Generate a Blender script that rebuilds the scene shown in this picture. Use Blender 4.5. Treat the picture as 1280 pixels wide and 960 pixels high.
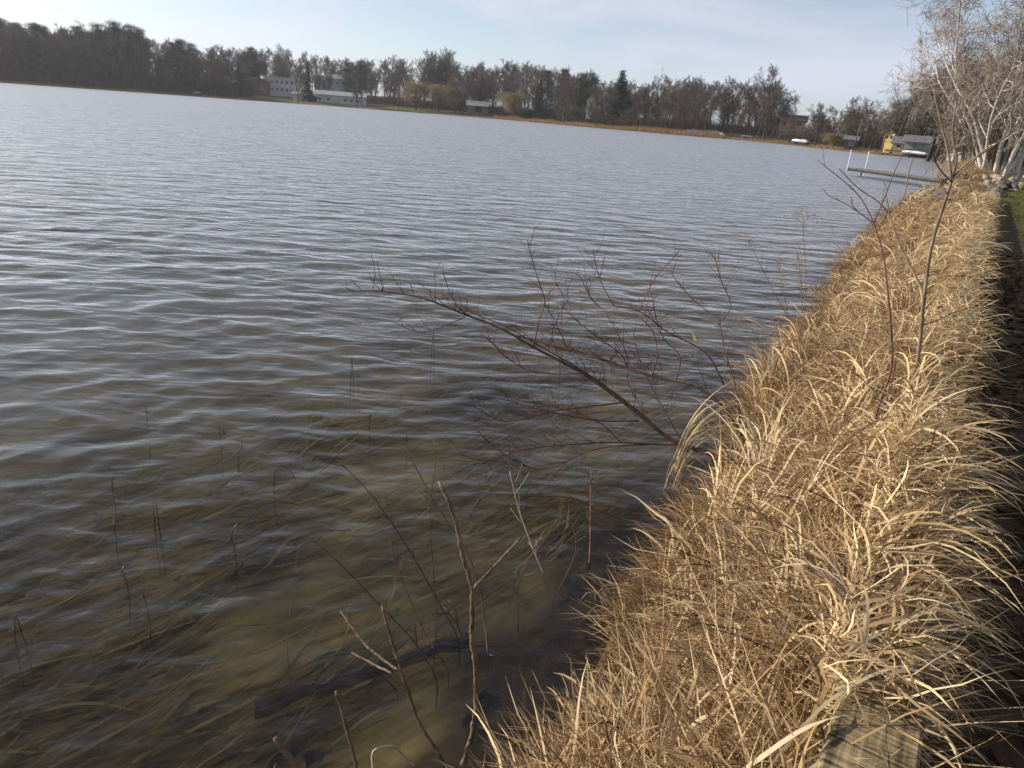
import bpy, bmesh, math, random
import numpy as np
from mathutils import Matrix, Vector

R = math.radians
for o in list(bpy.data.objects):
    bpy.data.objects.remove(o)
sc = bpy.context.scene
col = sc.collection

# ------------------------------------------------------------------ camera
F_PX = 900.0                       # focal length in pixels of a 1280 wide frame
CAM_H = 2.2                        # eye above the water
SLOPE = 0.0745                     # the photographer held the camera tilted
ROLL = math.atan(SLOPE)
PITCH = math.atan((480 - (95 + SLOPE * 640)) * math.cos(ROLL) / F_PX)
CM = Matrix.Rotation(math.pi / 2 - PITCH, 3, 'X') @ Matrix.Rotation(ROLL, 3, 'Z')
cam_d = bpy.data.cameras.new('camera')
cam_d.sensor_width = 36
cam_d.lens = F_PX / 1280 * 36
cam_d.clip_start = 0.05
cam_d.clip_end = 20000
cam = bpy.data.objects.new('camera', cam_d)
col.objects.link(cam)
cam.matrix_world = Matrix.Translation((0, 0, CAM_H)) @ CM.to_4x4()
sc.camera = cam

# ------------------------------------------------------------------ sky and sun
SUN_AZ = R(-72)                    # from +Y towards +X; negative = over the lake
SUN_EL = R(25)
world = bpy.data.worlds.new('World')
sc.world = world
world.use_nodes = True
wt = world.node_tree
wt.nodes.clear()
w_out = wt.nodes.new('ShaderNodeOutputWorld')
w_bg = wt.nodes.new('ShaderNodeBackground')
w_sky = wt.nodes.new('ShaderNodeTexSky')
w_sky.sky_type = 'NISHITA'
w_sky.sun_disc = False
w_sky.sun_elevation = SUN_EL
w_sky.sun_rotation = SUN_AZ
w_sky.air_density = 1.0
w_sky.dust_density = 0.5
w_sky.ozone_density = 1.6
w_bg.inputs['Strength'].default_value = 0.14
# thin high cloud streaks, the same all round the sky
w_tc = wt.nodes.new('ShaderNodeTexCoord')
w_map = wt.nodes.new('ShaderNodeMapping')
w_map.inputs['Scale'].default_value = (1.6, 1.6, 6.0)
w_map.inputs['Rotation'].default_value = (R(4), R(-3), R(20))
w_n = wt.nodes.new('ShaderNodeTexNoise')
w_n.inputs['Scale'].default_value = 2.3
w_n.inputs['Detail'].default_value = 5
w_n.inputs['Roughness'].default_value = 0.5
w_n.inputs['Distortion'].default_value = 0.5
w_r = wt.nodes.new('ShaderNodeValToRGB')
w_r.color_ramp.elements[0].position = 0.38
w_r.color_ramp.elements[0].color = (0.62, 0.62, 0.62, 1)
w_r.color_ramp.elements[1].position = 0.64
w_r.color_ramp.elements[1].color = (0.95, 0.95, 0.95, 1)
w_bw = wt.nodes.new('ShaderNodeRGBToBW')
w_lum = wt.nodes.new('ShaderNodeMix'); w_lum.data_type = 'RGBA'; w_lum.blend_type = 'MULTIPLY'
w_lum.inputs['Factor'].default_value = 1.0
w_lum.inputs['B'].default_value = (0.36, 0.38, 0.42, 1)
w_add = wt.nodes.new('ShaderNodeMix'); w_add.data_type = 'RGBA'; w_add.blend_type = 'ADD'
w_add.inputs['Factor'].default_value = 1.0
w_veil = wt.nodes.new('ShaderNodeValToRGB')       # a veil of thin high cloud, thicker and thinner
w_veil.color_ramp.elements[0].position = 0.38
w_veil.color_ramp.elements[0].color = (0.10, 0.155, 0.30, 1)
w_veil.color_ramp.elements[1].position = 0.64
w_veil.color_ramp.elements[1].color = (0.445, 0.475, 0.59, 1)
w_veil4 = wt.nodes.new('ShaderNodeMix'); w_veil4.data_type = 'RGBA'; w_veil4.blend_type = 'MULTIPLY'
w_veil4.inputs['Factor'].default_value = 1.0
w_veil4.inputs['B'].default_value = (4, 4, 4, 1)
w_mix = wt.nodes.new('ShaderNodeMix'); w_mix.data_type = 'RGBA'
L = wt.links.new
L(w_tc.outputs['Generated'], w_map.inputs['Vector'])
L(w_map.outputs['Vector'], w_n.inputs['Vector'])
L(w_n.outputs['Fac'], w_r.inputs['Fac'])
L(w_sky.outputs['Color'], w_bw.inputs['Color'])
L(w_bw.outputs['Val'], w_lum.inputs['A'])
L(w_r.outputs['Color'], w_mix.inputs['Factor'])
L(w_sky.outputs['Color'], w_mix.inputs['A'])
L(w_lum.outputs['Result'], w_add.inputs['A'])
L(w_n.outputs['Fac'], w_veil.inputs['Fac'])
L(w_veil.outputs['Color'], w_veil4.inputs['A'])
L(w_veil4.outputs['Result'], w_add.inputs['B'])
L(w_add.outputs['Result'], w_mix.inputs['B'])
L(w_mix.outputs['Result'], w_bg.inputs['Color'])
L(w_bg.outputs['Background'], w_out.inputs['Surface'])

sun_d = bpy.data.lights.new('sun', 'SUN')
sun_d.energy = 4.6
sun_d.angle = R(0.6)
sun_d.color = (1.0, 0.89, 0.74)
sun = bpy.data.objects.new('sun', sun_d)
col.objects.link(sun)
to_sun = Vector((math.sin(SUN_AZ) * math.cos(SUN_EL), math.cos(SUN_AZ) * math.cos(SUN_EL), math.sin(SUN_EL)))
sun.rotation_euler = (-to_sun).to_track_quat('-Z', 'Y').to_euler()
sun.location = to_sun * 50

sc.view_settings.view_transform = 'Standard'
sc.view_settings.look = 'None'
sc.view_settings.exposure = 0.54
sc.view_settings.gamma = 1.0
sc.view_settings.use_curve_mapping = False
sc.render.engine = 'CYCLES'
sc.cycles.max_bounces = 6
sc.cycles.transparent_max_bounces = 8
sc.cycles.sample_clamp_indirect = 4.0
sc.cycles.use_denoising = True

# ------------------------------------------------------------------ geometry of the place
CAM = np.array([0.0, 0.0, CAM_H])
M3 = np.array(CM)


def ray(x, y):
    return M3 @ np.array([(x - 640) / F_PX, -(y - 480) / F_PX, -1.0])


def at_z(x, y, z):
    r = ray(x, y)
    return CAM + r * ((z - CAM_H) / r[2])


def at_d(x, y, d):                 # d = level distance from the camera
    r = ray(x, y)
    return CAM + r * (d / math.hypot(r[0], r[1]))


def hor(x):                        # picture height of the true horizon
    return 95 + SLOPE * x


SH_AZ = R(31.3)                    # direction of the near shore and its timber wall
SD = np.array([math.sin(SH_AZ), math.cos(SH_AZ)])
SN = np.array([math.cos(SH_AZ), -math.sin(SH_AZ)])
WALL_T = 0.08                      # the wall's line, metres landward of the eye
WALL_Z = 0.95


def st(s, t, z=0.0):
    p = SD * s + SN * t
    return np.array([p[0], p[1], z])


def bank_w(s):                     # water's edge, t of the shore line at s
    s = np.asarray(s, float)
    rag = 0.10 * np.sin(s * 2.3 + 0.6) + 0.07 * np.sin(s * 5.1) + 0.05 * np.sin(s * 0.9 + 2)
    return -np.interp(s, [-60, 0, 1.5, 3, 6, 10, 20, 30, 40, 47], [0.9, 0.76, 0.8, 0.92, 1.18, 1.55, 2.2, 2.55, 2.6, 2.0]) - rag


lake = []
for s in np.concatenate([np.arange(-70, 0, 10), np.arange(0, 48, 1.5)]):
    p = st(s, bank_w(s)); lake.append((p[0], p[1]))
for s, t in [(48, -1.0), (52, 0.5), (60, 3.0), (72, 8.0)]:
    p = st(s, t); lake.append((p[0], p[1]))
FAR = [(1262, 92), (1235, 106), (1200, 122), (1165, 140), (1130, 150), (1075, 153), (1040, 168), (1000, 182), (942, 205), (858, 216), (770, 236), (700, 258), (630, 300), (560, 320),
       (450, 338), (330, 335), (160, 338), (0, 340), (-200, 350), (-500, 380)]
for x, d in FAR:
    p = at_d(x, hor(x), d); lake.append((p[0], p[1]))
lake += [(-420, 150), (-430, 30), (-380, -90), (-250, -180), (-120, -150)]
LK = np.array(lake)


def lake_sd(P):
    """signed distance to the lake's edge, negative on the water"""
    out = np.full(len(P), 1e9)
    inside = np.zeros(len(P), bool)
    n = len(LK)
    for i in range(n):
        a = LK[i]; b = LK[(i + 1) % n]
        ab = b - a
        u = np.clip(((P - a) @ ab) / (ab @ ab), 0, 1)
        q = P - a - u[:, None] * ab
        out = np.minimum(out, np.hypot(q[:, 0], q[:, 1]))
        c = (a[1] > P[:, 1]) != (b[1] > P[:, 1])
        with np.errstate(divide='ignore', invalid='ignore'):
            xi = (b[0] - a[0]) * (P[:, 1] - a[1]) / (b[1] - a[1]) + a[0]
        inside ^= c & (P[:, 0] < xi)
    return np.where(inside, -out, out)


def sstep(a, b, x):
    u = np.clip((x - a) / (b - a), 0, 1)
    return u * u * (3 - 2 * u)


def vnoise(x, y, seed=0):
    """cheap smooth value noise"""
    xi = np.floor(x).astype(np.int64); yi = np.floor(y).astype(np.int64)
    fx = x - xi; fy = y - yi
    fx = fx * fx * (3 - 2 * fx); fy = fy * fy * (3 - 2 * fy)

    def h(a, b):
        v = np.sin(a * 127.1 + b * 311.7 + seed * 74.7) * 43758.5453
        return v - np.floor(v)
    return (h(xi, yi) * (1 - fx) + h(xi + 1, yi) * fx) * (1 - fy) + (h(xi, yi + 1) * (1 - fx) + h(xi + 1, yi + 1) * fx) * fy


def ground_h(P):
    """height of the ground; also how far each spot is bed, lawn, straw bank"""
    sd = lake_sd(P)
    s = P @ SD; t = P @ SN
    # lake bed
    dep = 0.03 + 0.17 * sstep(0, 1.2, -sd) + 0.05 * np.minimum(-sd, 14) + 0.02 * np.clip(-sd - 14, 0, 60)
    bed = -dep + 0.05 * (vnoise(P[:, 0] * 1.7, P[:, 1] * 1.7, 1) - 0.5) + 0.03 * (vnoise(P[:, 0] * 5, P[:, 1] * 5, 2) - 0.5)
    # far shores: a low cut bank, then a slope rising inland
    r = np.hypot(P[:, 0], P[:, 1])
    hill = 0.35 * sstep(0, 2.5, sd) + 0.045 * np.clip(sd - 2, 0, 40) + 0.03 * np.clip(sd - 40, 0, 120) + 0.01 * np.clip(sd - 160, 0, 600)
    az = np.degrees(np.arctan2(P[:, 0], P[:, 1]))
    hill *= np.interp(az, [-60, -36, -22, -8, 8, 20, 30, 40], [1.2, 1.25, 1.35, 1.0, 0.8, 0.6, 0.5, 0.5])
    hill += 0.6 * (vnoise(P[:, 0] * 0.03, P[:, 1] * 0.03, 3) - 0.5) * sstep(5, 40, sd)
    # the near bank: straw slope, timber wall, lawn behind
    w = -bank_w(s)
    u = (t + w) / np.maximum(w + WALL_T - 0.09, 0.3)
    near = np.where(t < WALL_T, 0.02 + 0.55 * sstep(0.0, 1.0, u), 0)
    lawn_h = 0.66 + 0.02 * np.clip(t, 0, 30) + 0.42 * sstep(33.0, 36.5, s + 0.25 * np.clip(t, 0, 8)) + 0.02 * (vnoise(P[:, 0] * 2.3, P[:, 1] * 2.3, 5) - 0.5)
    lawn_h = np.where(s > 25, np.minimum(lawn_h, 0.25 + 0.9 * np.clip(t + w - 0.2, 0, 3)), lawn_h)
    near = np.where((t >= WALL_T) | ((s > 25) & (u > 0.55)), lawn_h, near)
    wn = sstep(70, 52, s) * (sd > 0) * sstep(70, 50, np.abs(t))
    land = hill * (1 - wn) + near * wn
    z = np.where(sd < 0, bed, np.maximum(land, 0.01))
    isbed = sstep(0.25, -0.1, sd)
    straw = wn * np.where(t < WALL_T + 0.02, 1.0, 0.0) * (s < 40)
    litter = wn * sstep(1.9, 0.5, t - WALL_T + 0.6 * (vnoise(P[:, 0] * 1.3, P[:, 1] * 1.3, 8) - 0.5) + 0.03 * np.clip(s - 4, 0, 60)) * (s < 24)
    shorestrip = (1 - wn) * sstep(7, 2, sd + 3 * (vnoise(P[:, 0] * 0.2, P[:, 1] * 0.2, 9) - 0.5))
    wood = (1 - wn) * sstep(0.42, 0.62, vnoise(P[:, 0] * 0.025 + 3, P[:, 1] * 0.025, 11)) * sstep(8, 20, sd)
    muck = sstep(0.7, 0.1, -sd + 0.7 * (vnoise(P[:, 0] * 1.9, P[:, 1] * 1.9, 13) - 0.5))
    murk_light = sstep(2.6, 9.0, -sd + 2.0 * (vnoise(P[:, 0] * 0.5, P[:, 1] * 0.5, 14) - 0.5))  # offshore bed lightened to imitate light scattered in the water
    return z, isbed, np.clip(straw + litter * 0.9 + shorestrip * 0.8 + wood, 0, 1), sd, muck, murk_light


def gz(x, y):
    return float(ground_h(np.array([[x, y]]))[0][0])


def on_ground(x, d):
    """the ground point in column x of the far shore, d metres off"""
    p = at_d(x, hor(x), d)
    return np.array([p[0], p[1], gz(p[0], p[1])])


# ------------------------------------------------------------------ materials
MATS = {}


def nodes(name):
    m = bpy.data.materials.new(name)
    m.use_nodes = True
    nt = m.node_tree
    nt.nodes.clear()
    out = nt.nodes.new('ShaderNodeOutputMaterial')
    MATS[name] = m
    return m, nt, out


def new(nt, kind, **kw):
    n = nt.nodes.new(kind)
    for k, v in kw.items():
        n.inputs[k].default_value = v
    return n


def ramp(nt, stops):
    n = nt.nodes.new('ShaderNodeValToRGB')
    e = n.color_ramp.elements
    while len(e) < len(stops):
        e.new(0.5)
    for i, (p, c) in enumerate(stops):
        e[i].position = p
        e[i].color = (*c, 1)
    return n


def simple(name, c1, c2, scale=4.0, rough=0.85, bump=0.0, stretch=(1, 1, 1), spec=0.2, metal=0.0, detail=4, lo=0.35, hi=0.65):
    """two-tone noise material in object space"""
    m, nt, out = nodes(name)
    tc = nt.nodes.new('ShaderNodeTexCoord')
    mp = new(nt, 'ShaderNodeMapping', Scale=stretch)
    nz = new(nt, 'ShaderNodeTexNoise', Scale=scale, Detail=detail, Roughness=0.6)
    rp = ramp(nt, [(lo, c1), (hi, c2)])
    b = new(nt, 'ShaderNodeBsdfPrincipled', Roughness=rough, Metallic=metal)
    b.inputs['Specular IOR Level'].default_value = spec
    l = nt.links.new
    l(tc.outputs['Object'], mp.inputs['Vector']); l(mp.outputs['Vector'], nz.inputs['Vector'])
    l(nz.outputs['Fac'], rp.inputs['Fac']); l(rp.outputs['Color'], b.inputs['Base Color'])
    if bump:
        bp = new(nt, 'ShaderNodeBump', Strength=bump, Distance=0.02)
        l(nz.outputs['Fac'], bp.inputs['Height']); l(bp.outputs['Normal'], b.inputs['Normal'])
    l(b.outputs['BSDF'], out.inputs['Surface'])
    return m


def leafy(name, stops, trans=0.35, attr='tint', rough=0.7, spec=0.12, grey=0.0):
    """thin dry leaves: colour from a per-blade value, some light passes through"""
    m, nt, out = nodes(name)
    l = nt.links.new
    a = nt.nodes.new('ShaderNodeAttribute'); a.attribute_name = attr
    rp = ramp(nt, stops)
    l(a.outputs['Fac'], rp.inputs['Fac'])
    if grey:                                   # some blades have weathered to grey, in patches
        fr = nt.nodes.new('ShaderNodeMath'); fr.operation = 'MULTIPLY'; fr.inputs[1].default_value = 57.3
        fr2 = nt.nodes.new('ShaderNodeMath'); fr2.operation = 'FRACT'
        tc = nt.nodes.new('ShaderNodeTexCoord')
        nz = new(nt, 'ShaderNodeTexNoise', Scale=1.7, Detail=2)
        su = nt.nodes.new('ShaderNodeMath'); su.operation = 'MULTIPLY'
        gr = ramp(nt, [(0.16, (0, 0, 0)), (0.5, (grey, grey, grey))])
        hs = new(nt, 'ShaderNodeHueSaturation', Saturation=0.42, Value=0.8)
        mg = nt.nodes.new('ShaderNodeMix'); mg.data_type = 'RGBA'
        l(a.outputs['Fac'], fr.inputs[0]); l(fr.outputs[0], fr2.inputs[0])
        l(tc.outputs['Object'], nz.inputs['Vector']); l(fr2.outputs[0], su.inputs[0]); l(nz.outputs['Fac'], su.inputs[1])
        l(su.outputs[0], gr.inputs['Fac']); l(gr.outputs['Color'], mg.inputs['Factor'])
        l(rp.outputs['Color'], mg.inputs['A']); l(rp.outputs['Color'], hs.inputs['Color']); l(hs.outputs['Color'], mg.inputs['B'])
        rp = mg
    b = new(nt, 'ShaderNodeBsdfPrincipled', Roughness=rough)
    b.inputs['Specular IOR Level'].default_value = spec
    t = nt.nodes.new('ShaderNodeBsdfTranslucent')
    mx = new(nt, 'ShaderNodeMixShader', Fac=trans)
    cs = rp.outputs['Result' if grey else 'Color']
    l(cs, b.inputs['Base Color']); l(cs, t.inputs['Color'])
    l(b.outputs['BSDF'], mx.inputs[1]); l(t.outputs['BSDF'], mx.inputs[2])
    l(mx.outputs['Shader'], out.inputs['Surface'])
    return m


leafy('dry_grass', [(0.0, (0.075, 0.042, 0.02)), (0.25, (0.28, 0.172, 0.08)), (0.6, (0.53, 0.375, 0.19)), (1.0, (0.84, 0.69, 0.42))], trans=0.3, grey=0.4)
leafy('caustic_strands', [(0.0, (0.07, 0.052, 0.018)), (0.5, (0.34, 0.25, 0.085)), (1.0, (0.68, 0.5, 0.19))], trans=0.2)  # golden strand colours imitating caustic light on the bed
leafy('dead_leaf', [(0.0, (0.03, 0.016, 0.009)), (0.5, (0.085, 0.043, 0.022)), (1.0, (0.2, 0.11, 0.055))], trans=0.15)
leafy('reed', [(0.0, (0.17, 0.10, 0.05)), (0.5, (0.33, 0.215, 0.11)), (1.0, (0.5, 0.36, 0.2))], trans=0.25)
leafy('scrub', [(0.0, (0.035, 0.026, 0.02)), (0.6, (0.085, 0.065, 0.05)), (1.0, (0.14, 0.105, 0.078))], trans=0.1)
leafy('needle', [(0.0, (0.01, 0.018, 0.011)), (0.5, (0.024, 0.045, 0.024)), (1.0, (0.05, 0.078, 0.036))], trans=0.1)
leafy('lawn_blade', [(0.0, (0.055, 0.062, 0.02)), (0.5, (0.1, 0.11, 0.038)), (1.0, (0.22, 0.19, 0.085))], trans=0.3)
leafy('willow_strand', [(0.0, (0.16, 0.125, 0.06)), (1.0, (0.36, 0.28, 0.14))], trans=0.2)
leafy('seed_fluff', [(0.0, (0.18, 0.10, 0.05)), (1.0, (0.45, 0.29, 0.16))], trans=0.3)
simple('bark_grey', (0.045, 0.034, 0.027), (0.12, 0.095, 0.078), 3, stretch=(2, 2, 0.4))
simple('bark_dark', (0.022, 0.016, 0.013), (0.06, 0.046, 0.038), 3, stretch=(2, 2, 0.4))
simple('twig_brown', (0.08, 0.065, 0.053), (0.155, 0.128, 0.105), 0.3)
simple('twig_grey', (0.095, 0.077, 0.063), (0.18, 0.147, 0.12), 0.3)
simple('twig_red', (0.105, 0.073, 0.055), (0.19, 0.135, 0.102), 0.3)
simple('twig_birch', (0.17, 0.132, 0.108), (0.42, 0.355, 0.3), 0.8)
simple('birch_bark', (0.22, 0.18, 0.15), (0.62, 0.57, 0.5), 4, stretch=(1.5, 1.5, 6), lo=0.34, hi=0.5)
simple('dogwood_red', (0.06, 0.018, 0.015), (0.14, 0.05, 0.036), 9, rough=0.5, spec=0.4)
simple('dogwood_brown', (0.075, 0.048, 0.032), (0.16, 0.11, 0.075), 20, rough=0.7)
simple('sapling_bark', (0.12, 0.082, 0.05), (0.28, 0.205, 0.13), 22, stretch=(1, 1, 0.4), rough=0.65, spec=0.3)
simple('dead_stem', (0.07, 0.045, 0.028), (0.25, 0.175, 0.11), 45, stretch=(1, 1, 0.4), bump=0.8, lo=0.3, hi=0.7)
simple('dead_stem_dark', (0.035, 0.024, 0.018), (0.09, 0.06, 0.042), 30)
simple('pale_stalk', (0.36, 0.29, 0.2), (0.55, 0.47, 0.36), 20)
simple('wet_stalk', (0.02, 0.012, 0.008), (0.07, 0.04, 0.026), 25, rough=0.35, spec=0.5)
simple('white_paint', (0.38, 0.38, 0.37), (0.52, 0.52, 0.51), 0.6)
simple('cream_paint', (0.62, 0.53, 0.36), (0.74, 0.65, 0.46), 0.6)
simple('yellow_paint', (0.48, 0.36, 0.11), (0.6, 0.47, 0.17), 0.6)
simple('brown_siding', (0.12, 0.075, 0.05), (0.2, 0.13, 0.09), 0.6)
simple('tan_siding', (0.36, 0.29, 0.2), (0.46, 0.38, 0.28), 0.6)
simple('grey_siding', (0.27, 0.27, 0.27), (0.37, 0.37, 0.36), 0.6)
simple('roof_grey', (0.11, 0.11, 0.115), (0.19, 0.19, 0.195), 1.5)
simple('roof_pale', (0.27, 0.28, 0.29), (0.36, 0.37, 0.38), 1.5)
simple('roof_brown', (0.085, 0.06, 0.048), (0.15, 0.11, 0.085), 1.5)
simple('doorway_shade', (0.012, 0.012, 0.013), (0.025, 0.024, 0.024), 2)  # near-black panel colour painting the shade inside open doorways
simple('window_glass', (0.02, 0.024, 0.03), (0.05, 0.058, 0.07), 0.5, rough=0.06, spec=0.6)
simple('blue_tarp', (0.02, 0.08, 0.3), (0.04, 0.13, 0.42), 3, bump=0.3)
simple('grey_tarp', (0.3, 0.31, 0.33), (0.45, 0.46, 0.48), 3, bump=0.3)
simple('white_wrap', (0.72, 0.73, 0.75), (0.82, 0.83, 0.84), 2, rough=0.5)
simple('hull_white', (0.66, 0.67, 0.68), (0.78, 0.78, 0.78), 1, rough=0.3, spec=0.5)
simple('hull_dark', (0.03, 0.04, 0.07), (0.06, 0.07, 0.11), 1, rough=0.3, spec=0.5)
simple('galvanised', (0.36, 0.37, 0.38), (0.55, 0.56, 0.57), 12, rough=0.4, metal=0.6)
simple('pole_paint', (0.6, 0.6, 0.6), (0.78, 0.78, 0.77), 5, rough=0.5)
simple('dock_board', (0.10, 0.09, 0.08), (0.2, 0.185, 0.165), 6, stretch=(1, 6, 1))
simple('dock_frame', (0.02, 0.02, 0.021), (0.05, 0.048, 0.046), 5)
simple('pole_wood', (0.11, 0.08, 0.055), (0.2, 0.15, 0.11), 3, stretch=(3, 3, 0.3))
simple('deck_wood', (0.3, 0.22, 0.14), (0.42, 0.32, 0.21), 4, stretch=(0.4, 3, 3))
simple('soil_wood', (0.03, 0.02, 0.014), (0.08, 0.055, 0.036), 10)
for i, (a, b) in enumerate([((0.07, 0.064, 0.058), (0.22, 0.2, 0.18)), ((0.1, 0.078, 0.06), (0.27, 0.22, 0.17)), ((0.045, 0.045, 0.048), (0.14, 0.14, 0.145)), ((0.16, 0.135, 0.1), (0.38, 0.32, 0.24))]):
    simple('stone_%d' % i, a, b, 5, bump=0.5)


def timber_mat():
    m, nt, out = nodes('timber')
    l = nt.links.new
    tc = nt.nodes.new('ShaderNodeTexCoord')
    mp = new(nt, 'ShaderNodeMapping', Scale=(34, 1.6, 34))          # grain along Y
    gr = new(nt, 'ShaderNodeTexNoise', Scale=1.0, Detail=6, Roughness=0.65)
    ms = new(nt, 'ShaderNodeMapping', Scale=(1.2, 85, 1.2))   # saw marks across
    sw = new(nt, 'ShaderNodeTexNoise', Scale=1.0, Detail=3, Roughness=0.6)
    big = new(nt, 'ShaderNodeTexNoise', Scale=5.0, Detail=3)
    mul = nt.nodes.new('ShaderNodeMath'); mul.operation = 'MULTIPLY'
    rp = ramp(nt, [(0.16, (0.02, 0.015, 0.009)), (0.23, (0.15, 0.112, 0.06)), (0.36, (0.38, 0.3, 0.175))])
    mx = nt.nodes.new('ShaderNodeMix'); mx.data_type = 'RGBA'
    rb = ramp(nt, [(0.45, (0, 0, 0)), (0.7, (0.5, 0.5, 0.5))])
    mx.inputs['B'].default_value = (0.11, 0.09, 0.045, 1)
    b = new(nt, 'ShaderNodeBsdfPrincipled', Roughness=0.9)
    b.inputs['Specular IOR Level'].default_value = 0.15
    bp = new(nt, 'ShaderNodeBump', Strength=0.7, Distance=0.006)
    for mm, n in ((mp, gr), (ms, sw)):
        l(tc.outputs['Object'], mm.inputs['Vector']); l(mm.outputs['Vector'], n.inputs['Vector'])
    l(tc.outputs['Object'], big.inputs['Vector'])
    l(gr.outputs['Fac'], mul.inputs[0]); l(sw.outputs['Fac'], mul.inputs[1])
    l(mul.outputs[0], rp.inputs['Fac']); l(rp.outputs['Color'], mx.inputs['A'])
    l(big.outputs['Fac'], rb.inputs['Fac']); l(rb.outputs['Color'], mx.inputs['Factor'])
    l(mx.outputs['Result'], b.inputs['Base Color'])
    l(mul.outputs[0], bp.inputs['Height']); l(bp.outputs['Normal'], b.inputs['Normal'])
    l(b.outputs['BSDF'], out.inputs['Surface'])


timber_mat()


def ground_mat():
    m, nt, out = nodes('ground')
    l = nt.links.new
    tc = nt.nodes.new('ShaderNodeTexCoord')
    at = nt.nodes.new('ShaderNodeAttribute'); at.attribute_name = 'zone'
    sep = nt.nodes.new('ShaderNodeSeparateColor')
    l(at.outputs['Color'], sep.inputs['Color'])
    # lawn
    n1 = new(nt, 'ShaderNodeTexNoise', Scale=1.6, Detail=8, Roughness=0.7)
    l(tc.outputs['Object'], n1.inputs['Vector'])
    lawn = ramp(nt, [(0.3, (0.055, 0.062, 0.018)), (0.5, (0.095, 0.105, 0.032)), (0.7, (0.17, 0.145, 0.06))])
    l(n1.outputs['Fac'], lawn.inputs['Fac'])
    # straw and leaf litter
    n2 = new(nt, 'ShaderNodeTexNoise', Scale=9, Detail=8, Roughness=0.75)
    l(tc.outputs['Object'], n2.inputs['Vector'])
    lit = ramp(nt, [(0.3, (0.022, 0.015, 0.01)), (0.55, (0.085, 0.055, 0.035)), (0.75, (0.19, 0.125, 0.075))])
    l(n2.outputs['Fac'], lit.inputs['Fac'])
    # bed: sand, with golden caustic light painted in as streaks
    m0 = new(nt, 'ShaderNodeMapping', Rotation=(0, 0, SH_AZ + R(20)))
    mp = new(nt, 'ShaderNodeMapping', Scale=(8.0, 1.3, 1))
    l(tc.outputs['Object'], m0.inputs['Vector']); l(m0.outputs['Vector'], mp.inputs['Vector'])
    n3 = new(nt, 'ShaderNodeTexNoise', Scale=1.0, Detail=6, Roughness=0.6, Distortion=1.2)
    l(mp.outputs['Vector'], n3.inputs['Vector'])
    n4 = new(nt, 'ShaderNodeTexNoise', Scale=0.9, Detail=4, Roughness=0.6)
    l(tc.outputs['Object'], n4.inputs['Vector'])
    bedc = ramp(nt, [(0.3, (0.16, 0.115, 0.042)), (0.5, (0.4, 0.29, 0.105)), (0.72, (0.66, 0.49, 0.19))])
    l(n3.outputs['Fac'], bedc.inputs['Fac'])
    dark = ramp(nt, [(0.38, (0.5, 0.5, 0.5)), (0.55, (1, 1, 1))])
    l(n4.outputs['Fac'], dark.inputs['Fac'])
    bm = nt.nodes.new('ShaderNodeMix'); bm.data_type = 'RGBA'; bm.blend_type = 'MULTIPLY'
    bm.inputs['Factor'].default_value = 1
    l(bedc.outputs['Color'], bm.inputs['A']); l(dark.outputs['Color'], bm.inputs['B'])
    ms = nt.nodes.new('ShaderNodeMix'); ms.data_type = 'RGBA'      # paler bed further out, painted in for light scattered by murky water
    ms.inputs['B'].default_value = (0.5, 0.5, 0.47, 1)
    l(at.outputs['Alpha'], ms.inputs['Factor']); l(bm.outputs['Result'], ms.inputs['A'])
    mk = nt.nodes.new('ShaderNodeMix'); mk.data_type = 'RGBA'      # rotten leaf muck under the bank
    mkc = ramp(nt, [(0.35, (0.04, 0.027, 0.015)), (0.65, (0.15, 0.1, 0.05))])
    l(n2.outputs['Fac'], mkc.inputs['Fac']); l(mkc.outputs['Color'], mk.inputs['B'])
    l(sep.outputs['Blue'], mk.inputs['Factor']); l(ms.outputs['Result'], mk.inputs['A'])
    bm = mk
    a = nt.nodes.new('ShaderNodeMix'); a.data_type = 'RGBA'
    l(sep.outputs['Green'], a.inputs['Factor']); l(lawn.outputs['Color'], a.inputs['A']); l(lit.outputs['Color'], a.inputs['B'])
    c = nt.nodes.new('ShaderNodeMix'); c.data_type = 'RGBA'
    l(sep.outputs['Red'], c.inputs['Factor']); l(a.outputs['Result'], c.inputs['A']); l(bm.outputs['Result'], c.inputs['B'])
    b = new(nt, 'ShaderNodeBsdfPrincipled', Roughness=0.95)
    b.inputs['Specular IOR Level'].default_value = 0.1
    bp = new(nt, 'ShaderNodeBump', Strength=0.6, Distance=0.03)
    l(n2.outputs['Fac'], bp.inputs['Height']); l(bp.outputs['Normal'], b.inputs['Normal'])
    l(c.outputs['Result'], b.inputs['Base Color'])
    l(b.outputs['BSDF'], out.inputs['Surface'])


ground_mat()


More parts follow.
